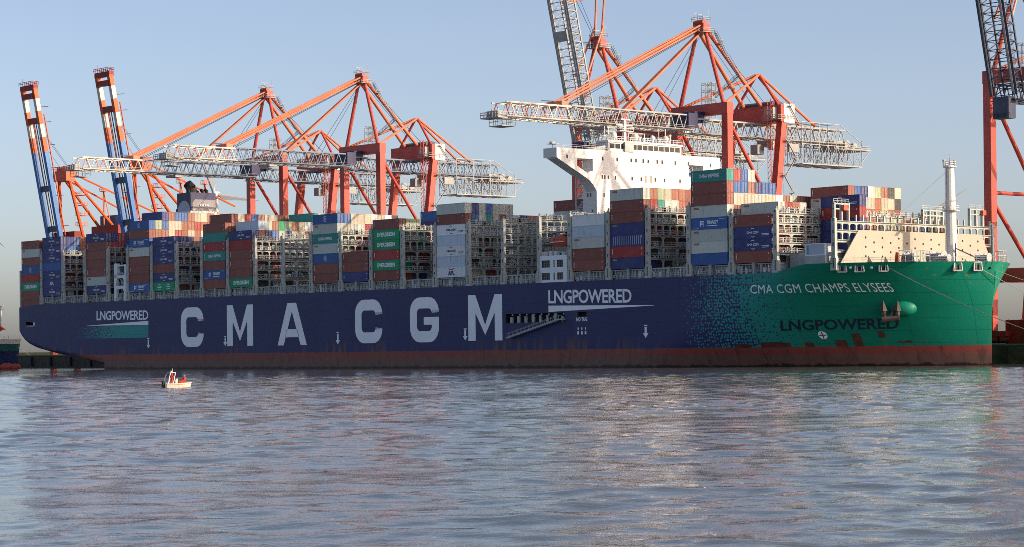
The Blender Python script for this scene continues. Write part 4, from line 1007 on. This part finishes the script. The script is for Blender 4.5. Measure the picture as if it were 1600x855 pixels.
    for a, b in zip(pts[:-1], pts[1:]):
        a = Vector(a); b = Vector(b)
        for dx in (0,.8): mb.beam(a+Vector((dx,0,0)), b+Vector((dx,0,0)), .13); mb.beam(a+Vector((dx,0,1.)), b+Vector((dx,0,1.)), .09)
        m_ = int((b-a).length/.7)+1
        for i in range(m_+1):
            p = a.lerp(b,i/m_); mb.beam(p, p+Vector((.8,0,0)), .1); mb.beam(p, p+Vector((0,0,1.)), .07)
    put('stair_flight', mb, 'steel_dark')
    # mast cluster on the portal
    mb = MB()
    for (x,y) in ((-4,4),(-1.5,4),(-2.8,5.5)):
        for dx in (0,1.6):
            for dy in (0,1.6): mb.beam((x+dx,y+dy,70.5),(x+dx,y+dy,80.2),.12)
        for z in (72.5,75,77.5,79.5):
            mb.rail([(x,y,z),(x+1.6,y,z),(x+1.6,y+1.6,z),(x,y+1.6,z),(x,y,z)],1.0,2.,.1)
    put('floodlight_cage', mb, 'steel_grey')
    # girder from the portal back over the quay
    mb = MB(); truss(mb, -7.0, 58., 65.3, 69.4, 2.9, 20, .45, .22); put('main_girder', mb, steel)
    mb = MB(); x = 4.6
    for xx in (-x, x):
        for z, w_ in ((58.6,.3),(70.8,.22),(64.4,.2)): mb.beam((xx,37,z),(xx,63.5 if z < 70 else 54,z),w_)
        for i in range(8):
            y = 37+i*3.8; mb.beam((xx,y,58.6),(xx,y,70.8 if y < 54 else 66.5),.17)
            if i < 7: mb.beam((xx,y,58.6),(xx,y+3.8,64.4),.13); mb.beam((xx,y,64.4),(xx,y+3.8,58.6),.13)
        mb.beam((xx,54,70.8),(xx,63.5,65.8),.2); mb.beam((xx,67.5,63.8),(xx,62,58.6),.2); mb.beam((xx,56,63.8),(xx,67.5,63.8),.3)
    for i in range(8):
        y = 37+i*3.8
        for z in (58.6,64.4)+((70.8,) if y < 54 else ()): mb.beam((-x,y,z),(x,y,z),.15)
    mb.box(-x,x,52,67,63.5,63.7); mb.rail([(-x,56,63.7),(-x,67.4,63.7),(x,67.4,63.7),(x,56,63.7)],1.2,1.6,.1)
    mb.box(-3,3,53,57,63.8,66.2); mb.tube((-2.2,60,65.4),(2.2,60,65.4),1.3,n=12); mb.tube((-2.2,63.4,65),(2.2,63.4,65),1.,n=12)
    for k in range(7): mb.box(-x,x,37+k*3.8,38.2+k*3.8,58.45,58.6)
    put('service_cage', mb, 'steel_grey')
    mb = MB()
    for k in range(15):
        y = 30+k*1.9; pts = []
        for i in range(7):
            t = i/6; pts.append((3.9, y+t*1.7, 65.0-6.2*4*t*(1-t)*(.75+.25*((k*7) % 5)/4)))
        mb.path(pts, .14)
    put('festoon_cable', mb, 'steel_dark')
    mb = MB(); mb.box(-2.6,2.6,25.5,30.5,63.4,65.1); mb.box(-1.4,1.4,21.4,24.2,60.8,63.6); mb.box(3.2,5,24,27,62,64.5); mb.rail([(-3,25,63.4),(-3,31,63.4),(3,31,63.4),(3,25,63.4)],1.1,1.2,.1)
    mb.box(3.1,4.2,32,36,61.8,64.2); put('trolley', mb, 'steel_grey')
    mb = MB()      # lift mast and zigzag stairs beside the landside leg
    for dx in (0,1.3):
        for dy in (0,1.3): mb.beam((8.2+dx,18.4+dy,QZ),(8.2+dx,18.4+dy,76.),.12)
    for k in range(47):
        z = QZ+k*1.5; mb.beam((8.2,18.4,z),(9.5,18.4,z+1.5),.1); mb.beam((9.5,18.4,z),(9.5,19.7,z+1.5),.1)
    put('lift_mast', mb, 'crane_red')
    mb = MB()
    for k in range(13):
        z = QZ+4+k*5; y0 = 16.2+.132*(z-8.2); a, b = (y0, y0+4) if k % 2 else (y0+4, y0)
        mb.beam((11.6,a,z),(11.6,b,z+5),.4,.14); mb.beam((11.6,a,z+1),(11.6,b,z+6),.08); mb.box(11,12.3,b-.8,b+.8,z+4.95,z+5.05)
        mb.rail([(12.3,b-.8,z+5.05),(12.3,b+.8,z+5.05)],1.1,.8,.09); mb.beam((11.2,y0,z),(11.2,y0,z+5),.1)
    put('stair_tower', mb, 'steel_grey')
    # boom
    mb = FoldMB(); mb.th = th; truss(mb, -53, -7.2, 66.2, 70.3, 2.9, 14 if not raised else 20, .4, .2); bi = len(out); put('boom', mb, steel)
    mb = FoldMB(); mb.th = th; truss(mb, -76.2, -53.05, 66.2, 70.0, 2.9, 7, .42, .22, 0, 1); mb.beam((-2.9,-76.2,66.2),(-2.9,-76.2,68.4),.3); put('boom_tip', mb, ['cream', 'crane_orange'], bi)
    mb = FoldMB(); mb.th = th; mb.box(-3.1,3.1,-56.6,-54.2,69.8,71.4); mb.beam((-3.4,-58,71.9),(-3.4,-53,71.9),.25,mi=1); put('stay_anchor', mb, ['crane_orange','steel_dark'], bi)
    mb = FoldMB(); mb.th = th; mb.box(-3.6,3.6,-79.6,-76.2,65.6,65.9); mb.rail([(-3.6,-76.4,65.9),(-3.6,-79.6,65.9),(3.6,-79.6,65.9),(3.6,-76.4,65.9)],1.3,1.1,.12); mb.box(-2.2,2.2,-78.6,-76.4,66,67.6); mb.box(-2.6,2.6,-77.4,-72.8,63.6,63.8); mb.rail([(-2.6,-77.4,63.8),(-2.6,-72.8,63.8),(2.6,-72.8,63.8),(2.6,-77.4,63.8),(-2.6,-77.4,63.8)],1.9,1.6,.12); put('tip_platform', mb, 'steel_grey', bi)
    mb = FoldMB(); mb.th = th; mb.box(-3.3,-2.95,-54,-8,65.75,66.15); mb.box(2.95,3.3,-54,-8,65.75,66.15); mb.box(-3.0,3.0,-40,-37,64.9,65.6); put('trolley_rail', mb, 'steel_grey', bi)
    if not raised:
        mb = MB(); mb.box(-3.6,3.6,-9,-5.4,66.8,70.9); mb.box(-2.4,2.4,-5.4,-1.4,68.5,71.6); put('hinge_block', mb, 'navy_paint')
    else:
        mb = MB(); mb.box(-2.4,2.4,-8.4,-5.6,60.6,66.0); mb.rail([(-3,-8.6,60.6),(3,-8.6,60.6)],1.2,1,.1); put('hinge_block', mb, 'navy_paint' if steel != 'steel_dark' else 'steel_dark')
    for s in (-1, 1):
        mb = MB()
        if not raised:
            mb.tube((s*.4,-.6,95.), (s*1.2,-52,70.6), .09, n=4); mb.tube((s*.6,-.6,94.), (s*1.6,-18,70.6), .08, n=4); mb.tube((s*1.,1.2,95.2), (s*2.4,23.,76.), .08, n=4)
        else:
            mb.tube((s*.4,-.6,96.), fold((s*1.2,-60,70.4), th), .09, n=4); mb.tube((s*1.,-.6,95.5), fold((s*1.8,-36,70.4), th), .09, n=4)
        put('hoist_rope', mb, 'steel_dark')
    return out
PARTS = {}
def crane(L, raised, steel, label):
    key = (raised, steel)
    if key not in PARTS: PARTS[key] = crane_parts(raised, steel)
    root = empty('quay_crane', W(L, 68, QZ), ROT); tag(root, label, 'crane', 'red quay cranes along the berth'); obs = []
    for nm, me, par in PARTS[key]:
        obs.append(link(nm, me, root if par is None else obs[par]))
    return root
crane(54.0, False, 'steel_blue', 'red quay crane with lowered lattice boom reaching farthest left over the stern')
crane(109.0, False, 'steel_blue', 'red quay crane with lowered lattice boom above the ship middle, right of its twin')
crane(267.2, False, 'steel_grey', 'red quay crane with lowered lattice boom passing over the white accommodation tower')
crane(224.6, True, 'steel_grey', 'red quay crane with raised grey lattice boom behind the white accommodation tower')
crane(378.2, True, 'steel_dark', 'red quay crane with raised dark lattice boom at the right edge beside the bow')

# the two taller cranes astern: paired box girders striped orange and white over blue
def far_crane_parts():
    out = []
    def put(name, mb, mats, par=None): out.append((name, mb.mesh(name, mats, off=(0,0,QZ)), par))
    OR = 'far_orange'; th = R(79.3)
    def f2(y, e=0.): return (HYb - y*math.cos(th) + e*math.sin(th), HZb + y*math.sin(th) + e*math.cos(th))
    HYb, HZb = -3.5, 47.6
    for s in (-1, 1):
        segs = [(-2,37.5,'far_blue'),(37.5,43.3,'far_orange'),(43.3,48.4,'cream'),(48.4,53.6,'far_orange'),(53.6,58.4,'cream'),(58.4,62.6,'far_orange')]
        root_i = None
        for a, b, m_ in segs:
            mb = MB(); v = []
            for d in (a, b):
                for e in (-.85, .85):
                    y, z = f2(d, e)
                    for dx in (-.9, .9): v.append((s*4.3+dx, y, z))
            mb.add(v, [(0,1,3,2),(4,6,7,5),(0,4,5,1),(1,5,7,3),(3,7,6,2),(2,6,4,0)])
            put('boom_girder' if root_i is None else 'girder_section', mb, m_, root_i)
            if root_i is None: root_i = len(out)-1
        mb = MB(); mb.tube((s*1.6,*f2(-1,.5)), (s*1.9,*f2(50,.5)), .3, n=6); mb.tube((s*5.6,*f2(0,1.5)),(s*5.6,*f2(52,1.5)),.3,n=6); put('boom_pipe', mb, OR)
        for x, y0, z0, x1, y1, z1, r in ((s*3.5,0,76,s*8.5,4,50,.7),(s*3.,1,76,s*6,25,50,.6)):
            mb = MB(); mb.tube((x,y0,z0),(x1,y1,z1),r,n=8); put('tower_leg', mb, OR)
        mb = MB(); mb.tube((s*2,2,77 if s > 0 else 74.6),(s*2,42,62 if s > 0 else 57),.36,n=6); put('rear_stay', mb, OR)
        mb = MB(); mb.box(s*9-1.1,s*9+1.1,-1,1,QZ,52); put('waterside_leg', mb, OR)
        mb = MB(); mb.box(s*9-1.1,s*9+1.1,26,28,QZ,52); put('landside_leg', mb, OR)
    mb = MB(); mb.box(-5.2,5.2,*sorted((f2(62,-1.0)[0], f2(62,-1.0)[0]+2.0)),f2(62.)[1],f2(63.8)[1]); put('boom_cross_beam', mb, 'bogie_red')
    mb = MB(); mb.box(-3.4,3.4,f2(50)[0]-.8,f2(50)[0]+.8,f2(48.8)[1],f2(51)[1]); put('boom_cross_beam', mb, 'bogie_red')
    mb = MB(); y, z = f2(62.8); mb.rail([(-5.2,y-1.3,z+1),(5.2,y-1.3,z+1),(5.2,y+1.3,z+1),(-5.2,y+1.3,z+1)],1.3,1.3,.16); mb.beam((-4.5,y,z),(-4.5,y,z+4),.12); mb.box(-3.9,3.9,y-.9,y+.9,f2(59.5)[1]-1.0,f2(60.5)[1])
    for d in (8,20,31,40,49,55):
        y, z = f2(d,1.8); mb.beam((3.2,y,z),(6.8,y+1.5,z),.18)
    put('tip_platform', mb, 'bogie_red')
    mb = MB()
    for d in (6,22): mb.box(-3.1,3.1,f2(d)[0]-.5,f2(d)[0]+.6,f2(d)[1],f2(d)[1]+2.2)
    mb.tube((-.8,*f2(0)),(-.4,*f2(50)),.22,n=6); mb.tube((.9,*f2(0)),(.9,*f2(50)),.22,n=6); put('boom_tie', mb, 'steel_dark')
    mb = MB(); mb.box(-5.,5.,-1.8,2.2,73.5,77.6); mb.box(-3,4.5,-1.2,1.8,77.6,79.2); put('tower_head', mb, OR)
    mb = MB(); mb.rail([(-5.4,-2.2,77.6),(5.4,-2.2,77.6),(5.4,2.6,77.6),(-5.4,2.6,77.6)],1.4,1.3,.14)
    for z in (56,60,64,68): mb.rail([(2,4,z),(6.5,4,z),(6.5,7,z)],1.2,1.2,.13); mb.box(2,6.5,4,7,z-.15,z)
    put('tower_rail', mb, OR)
    mb = MB(); mb.box(-10.2,10.2,-1.4,1.6,50,53.4); put('portal_beam', mb, 'bogie_red')
    mb = MB(); mb.box(-10,10,18.5,30,51,56.5); hi = len(out); put('machinery_house', mb, 'bogie_red')
    mb = MB(); mb.box(-9,3,22,29,56.5,60.8); put('engine_room', mb, 'navy_paint', hi)
    mb = MB(); mb.box(4,9.5,21,26,56.5,60.5); mb.box(4.4,8,22,25,60.5,63); put('switch_room', mb, 'far_blue', hi)
    for y in (17, 28):
        mb = MB(); mb.beam((2,y,56),(2,y,71),.5); mb.beam((4,y+2,56),(2.4,y,70),.3); mb.box(.6,3.4,y-1,y+1,70,70.2); mb.rail([(.6,y-1,70.2),(3.4,y-1,70.2),(3.4,y+1,70.2)],1.2,1,.12); put('rear_post', mb, OR)
    mb = MB()
    for s in (-2.6, 2.6, 3.6): mb.tube((s,1,78),(s,*f2(44,1.8)),.07,n=4)
    put('hoist_cable', mb, 'steel_dark')
    return out
fp = far_crane_parts()
for L, lab in ((-84.5, 'leftmost blue and orange crane with raised striped boom beyond the stern'), (-29.0, 'taller blue and orange crane with raised striped boom, right one of the pair')):
    root = empty('striped_crane', W(L, 68, QZ), ROT); tag(root, lab, 'crane', 'striped cranes beyond the stern'); obs = []
    for nm, me, par in fp: obs.append(link(nm, me, root if par is None else obs[par]))

# ------------------------------------------------------------ wind turbines far behind
def turbine(x, y, z, ang, blade, label, rz=0.):
    root = empty('wind_turbine', (x, y, 0), rz); tag(root, label, 'wind turbine', 'far wind turbines')
    mb = MB(); mb.tube((0,3,0),(0,3,z-1.5),2.4,1.3,14); mb.build('tower','turbine_grey',root,smooth=False)
    mb = MB(); mb.box(-1.8,1.8,-1.5,9,z-1.8,z+1.8); mb.ball((0,-2.2,z),1.8,2.2,1.8,10,6); mb.build('nacelle','white_paint',root)
    for k in range(3):
        a = R(ang+120*k); d = Vector((math.cos(a),0,math.sin(a))); n_ = Vector((-math.sin(a),0,math.cos(a))); mb = MB(); prev = None
        for t, c0, c1 in ((0,-.9,.9),(.08,-1.0,1.1),(.22,-2.6,1.0),(.5,-1.7,.8),(.8,-.9,.5),(1,-.15,.1)):
            p = Vector((0,-2.4,z))+d*(blade*t); ring = []
            for cc, yy in ((c0,0),(0,.5*(1-t)+.06),(c1,0),(0,-.5*(1-t)-.06)): ring.append(p+n_*cc+Vector((0,yy,0)))
            mb.v += [tuple(r_) for r_ in ring]
        for i in range(5):
            for q_ in range(4): mb.f.append((i*4+q_, i*4+(q_+1) % 4, (i+1)*4+(q_+1) % 4, (i+1)*4+q_)); mb.m.append(0)
        mb.f.append((20,21,22,23)); mb.m.append(0)
        mb.build('blade','turbine_grey',root)
FP = 3734.04
turbine(-.1234*1400, 1400, 4.2+.0672*1400*1.0, -8.5, 26, 'wind turbine with one blade pointing right, just right of the ship funnel')
turbine(.1695*1500, 1500, 4.2+.0525*1500, 33, 38, 'wind turbine whose blades show in a V behind the bow mast')
turbine(-.2235*1500, 1500, 4.2+.0595*1500, -48, 28, 'wind turbine whose blade tip enters at the left edge')

# ------------------------------------------------------------ work boat with two people
def small_boat():
    rt = empty('work_boat', (-43.9, 313., 0.), R(33)); rt.scale = (.72, .78, .88)
    tag(rt, 'small grey aluminium work boat with white tube arch on the open water', 'boat')
    mb = MB(); st = [(-2.5,.95,.0),(-1.5,1.02,-.05),(0,1.05,-.05),(1.2,.98,0),(2.1,.72,.1),(2.6,.35,.25)]
    for x, hw, zb in st: mb.v += [(x,0,zb-.25),(x,hw*.85,zb),(x,hw,.62+.06*max(0,x)),(x,hw-.14,.62+.06*max(0,x)),(x,hw-.18,.2),(x,-hw+.18,.2),(x,-hw+.14,.62+.06*max(0,x)),(x,-hw,.62+.06*max(0,x)),(x,-hw*.85,zb)]
    for i in range(len(st)-1):
        for k in range(9): mb.f.append((i*9+k,i*9+(k+1) % 9,(i+1)*9+(k+1) % 9,(i+1)*9+k)); mb.m.append(0)
    mb.f += [tuple(range(8,-1,-1)), tuple(range((len(st)-1)*9,len(st)*9))]; mb.m += [0,0]
    mb.build('boat_hull','boat_grey',rt)
    mb = MB()
    for s in (-1,1): mb.path([(x,s*(hw+.04),.58+.06*max(0,x)) for x,hw,zb in st], .16)
    mb.build('gunwale_fender','boat_grey',rt)
    mb = MB()
    for x in (-2.2,-1.2):
        mb.path([(x,-.9,.6),(x+.3,-.82,1.7),(x+.6,-.62,2.25),(x+.6,.62,2.25),(x+.3,.82,1.7),(x,.9,.6)], .11)
    for s in (-.62,.62): mb.beam((-1.6,s,2.25),(-.6,s,2.25),.09)
    mb.build('tube_arch','white_paint',rt)
    mb = MB(); mb.ball((-1.2,0,2.42),.12,.12,.16,6,4); mb.beam((-.8,.3,2.25),(-.8,.3,2.75),.06); mb.ball((-.8,.3,2.78),.09,.09,.09,6,4); mb.build('navigation_light','white_paint',rt)
    mb = MB(); mb.box(-.5,.0,-.35,.35,.2,1.15); mb.prism([(-.5,1.15),(0,1.15),(-.15,1.45)],'y',-.35,.35); mb.build('console','boat_grey',rt)
    mb = MB(); mb.box(-2.95,-2.5,-.25,.25,.1,1.0); mb.tube((-2.75,0,.1),(-2.75,0,-.5),.1); mb.build('outboard_motor','soot_black',rt)
    return rt
boat = small_boat()
def person(loc, rz, joints, label, cap):
    rt = empty('person', loc, rz); tag(rt, label, 'person', 'crew in the work boat')
    J, E, RD_ = joints
    me = bpy.data.meshes.new('body'); me.from_pydata(J, E, []); me.materials.append(M['coat_orange']); me.materials.append(M['skin']); me.materials.append(M['trousers'])
    o = link('body', me, rt)
    sk = o.modifiers.new('skin','SKIN'); sv = me.skin_vertices[0].data
    for i, r in enumerate(RD_): sv[i].radius = (r, r)
    sv[0].use_root = True
    ss = o.modifiers.new('sub','SUBSURF'); ss.levels = 1; ss.render_levels = 1
    hd = J[3]
    mb = MB(); mb.ball((hd[0],hd[1],hd[2]+.13),.10,.085,.135,10,8); mb.ball((hd[0]+.1,hd[1],hd[2]+.11),.022,.016,.025,6,4)
    for s in (-1,1): mb.ball((hd[0],hd[1]+s*.085,hd[2]+.12),.025,.012,.032,6,4)
    mb.build('head','skin',rt,smooth=True)
    mb = MB()
    for s in (-1,1): mb.ball((hd[0]+.088,hd[1]+s*.032,hd[2]+.145),.014,.014,.01,6,4)
    mb.box(hd[0]+.085,hd[0]+.1,hd[1]-.03,hd[1]+.03,hd[2]+.055,hd[2]+.065); mb.build('face_detail','trousers',rt)
    mb = MB(); mb.ball((hd[0]-.01,hd[1],hd[2]+.2),.112,.1,.085,10,6); mb.box(hd[0]+.06,hd[0]+.19,hd[1]-.06,hd[1]+.06,hd[2]+.185,hd[2]+.2); mb.build('cap',cap,rt)
    for hi in (6, 9):
        h = Vector(J[hi]); mb = MB(); mb.ball(tuple(h+Vector((.03,0,-.02))),.045,.025,.05,8,5)
        for k in range(4): mb.tube(h+Vector((.05,-.03+.02*k,-.04)), h+Vector((.085+.008*(k in (1,2)),-.03+.02*k,-.09)), .011,.008,5)
        mb.tube(h+Vector((.03,-.035,-.01)), h+Vector((.075,-.05,-.035)), .012,.009,5); mb.build('hand','skin',rt)
    for pts in ((10,11,12),(13,14,15)):
        mb = MB(); a = Vector(J[pts[2]]); mb.ball((a.x+.07,a.y,a.z-.02),.15,.055,.06,8,5); mb.build('boot','rubber',rt)
    return rt
E_ = [(0,1),(1,2),(2,3),(2,4),(4,5),(5,6),(2,7),(7,8),(8,9),(0,10),(10,11),(11,12),(0,13),(13,14),(14,15)]
RDS = [.2,.24,.21,.06,.085,.06,.04,.085,.06,.04,.10,.07,.055,.10,.07,.055]
stand = [(0,0,.92),(.02,0,1.2),(.02,0,1.43),(.04,0,1.53),(.02,.2,1.4),(.12,.27,1.15),(.36,.2,1.12),(.02,-.2,1.4),(.12,-.27,1.15),(.36,-.2,1.12),(.02,.12,.85),(.04,.13,.45),(0,.14,.07),(.02,-.12,.85),(.06,-.13,.45),(.02,-.14,.07)]
sit = [(0,0,.45),(.08,0,.72),(.16,0,.93),(.2,0,1.03),(.15,.2,.9),(.3,.26,.68),(.52,.18,.6),(.15,-.2,.9),(.3,-.26,.68),(.52,-.18,.6),(.12,.14,.45),(.5,.16,.5),(.58,.16,.07),(.12,-.14,.45),(.5,-.16,.5),(.58,-.16,.07)]
bw_ = boat.matrix_basis
def inboat(x, y, z): 
    c, s = math.cos(R(33)), math.sin(R(33)); return (-43.9+c*x-s*y, 313.+s*x+c*y, z)
person(inboat(-.85,-.1,.3), R(33), (stand, E_, RDS), 'person in orange red jacket standing at the console of the work boat', 'trousers')
person(inboat(1.15,-.15,.4), R(205), (sit, E_, RDS), 'person in orange red jacket and blue cap sitting low in the bow', 'cap_blue')
mb = MB(); mb.ball((0,0,0),.5,.4,.28,10,6); mb.ball((.35,.2,.05),.35,.3,.25,8,5); o = mb.build('life_jacket_pile','coat_orange'); o.location = inboat(.35,-.2,.62); tag(o, 'heap of orange red life jackets between the two people', 'jackets')

# ------------------------------------------------------------ coaster at the left edge, things on the quay
cs_ = empty('coaster', (-184.0, 880, 0), R(4)); tag(cs_, 'blue hulled coaster bow with green band and orange deckhouse at the left edge', 'ship')
mb = MB(); st = [(-70,6),(-30,6),(-14,5.6),(-6,4),(-1.5,1.8),(1.5,.2)]
for x, hw in st:
    fx = 1.6*max(0,(x+14)/15.5)
    for z, k in ((-1,.55),(2,.75),(6.5,.95),(9.2,1.05),(11,1.1)): mb.v += [(x+fx*(z/11),-hw*k,z),(x+fx*(z/11),hw*k,z)]
for i in range(len(st)-1):
    for j in range(4):
        for s in (0,1): mb.f.append((i*10+j*2+s,(i+1)*10+j*2+s,(i+1)*10+j*2+2+s,i*10+j*2+2+s)); mb.m.append((0,0,1,2)[j])
    mb.f.append((i*10+8,(i+1)*10+8,(i+1)*10+9,i*10+9)); mb.m.append(2)
mb.build('coaster_hull',['boat_navy','boat_green','cream'],cs_)
mb = MB(); mb.box(-30,-4.6,-3.2,3.2,11,14.0); dk = mb.build('deckhouse','white_paint',cs_)
mb = MB(); mb.box(-28,-4.4,-3.6,3.6,14.004,16.6); mb.prism([(-4.4,16.2),(-2.4,14.4),(-4.4,14.4)],'y',-2,2); mb.build('wheelhouse','lifeboat_red',cs_)
for k in range(6):
    mb = MB(); mb.box(-20+k*2.6,-18.4+k*2.6,-3.66,-3.6,14.9,15.9); mb.build('window','dark_glass',cs_)
mb = MB(); mb.tube((-4,0,14),(-4,0,23),.35,.25,8); mb.beam((-5.2,0,22),(-2.8,0,22),.25); mb.box(-4.9,-3.1,-.5,.5,23,23.4); mb.build('coaster_mast','white_paint',cs_)
mb = MB(); mb.rail([(-7,-4,11),(-1,-2,11),(2.6,0,11)],1.1,1.4,.1); mb.build('bow_rail','white_paint',cs_)
mb = MB(); mb.ball((0,0,.9),3.,1.6,1.6,12,8); mb.ball((3.2,.2,.8),2.4,1.5,1.4,10,7); o = mb.build('fender_buoy','lifeboat_red'); o.location = (-183.5,868,0); o.scale = (.9,.9,.9); tag(o, 'faded pink round fender floating below the coaster bow', 'buoy')
mb = MB()
a, b = Vector((-193.5,867,11)), Vector((-202,858,4)); 
def wrope(p, q, sag, r, label):
    mb = MB(); pts = []
    for i in range(13):
        t = i/12; c = Vector(p).lerp(Vector(q), t); c.z -= sag*4*t*(1-t); pts.append(c)
    for a, b in zip(pts[:-1], pts[1:]): mb.tube(a,b,r,n=5)
    o = mb.build('mooring_line','rope'); tag(o, label, 'rope', 'mooring lines at the stern')
wrope((-184.6,880,10.6), (-187.,925.,5.2), .3, .12, 'pale mooring line from the coaster bow to the quay')
sh = empty('quay_shed', W(-16, 92, QZ), ROT); tag(sh, 'low white shed on the quay seen under the ship stern', 'shed')
mb = MB(); mb.box(-9,9,-5,5,0,4.6); mb.build('shed_wall','cream',sh)
mb = MB(); mb.prism([(-5.4,4.6),(5.4,4.6),(0,6.6)],'x',-9.4,9.4); mb.build('roof','white_paint',sh)
for x in (-6,0,6):
    mb = MB(); mb.box(x-1.4,x+1.4,-5.06,-5.0,0,3.4); mb.build('door','steel_grey',sh)
# red spreader store and barrier by the bow
bk = empty('red_barrier', W(404, 70.5, QZ), ROT); tag(bk, 'long dark red steel barrier on the quay right of the bow', 'barrier')
mb = MB(); mb.box(-33,40,-.5,.5,0,6.0); mb.build('barrier_plate','bogie_red',bk)
mb = MB()
for k in range(19): mb.box(-32+k*3.9,-31.6+k*3.9,-.75,-.5,0,6.1)
mb.build('barrier_rib','bogie_red',bk)
for L, lab in ((383.5,'left of the two small orange bollards beside the red barrier'),(392,'right of the two small orange bollards beside the red barrier')):
    o = empty('bollard', W(L,66.6,QZ),ROT); tag(o, lab, 'bollard', 'quay bollards')
    mb = MB(); mb.tube((0,0,0),(0,0,1.0),.4,.32,12); mb.build('post','crane_orange',o)
    mb = MB(); mb.tube((-.6,0,1.1),(.6,0,1.1),.3,n=10); mb.build('bollard_head','crane_orange',o)
# leafless shrub
def shrub():
    o = empty('bare_shrub', W(398,66.5,QZ),ROT); tag(o,'leafless dark shrub on the quay at the right edge','shrub')
    mb = MB(); rg = random.Random(4)
    def br(p, d, l, r, n):
        q_ = p+d*l; mb.tube(p,q_,r,r*.7,5)
        if n == 0: return
        for k in range(3 if n > 1 else 4):
            nd = (d+Vector((rg.uniform(-.8,.8),rg.uniform(-.8,.8),rg.uniform(-.1,.7)))).normalized(); br(p.lerp(q_,.5+.5*rg.random()), nd, l*.68, r*.6, n-1)
    for k in range(5): br(Vector((rg.uniform(-2,2),rg.uniform(-1,1),0)), Vector((rg.uniform(-.3,.3),rg.uniform(-.3,.3),1)).normalized(), 5.0, .14, 4)
    mb.build('branches','bark',o)
shrub()
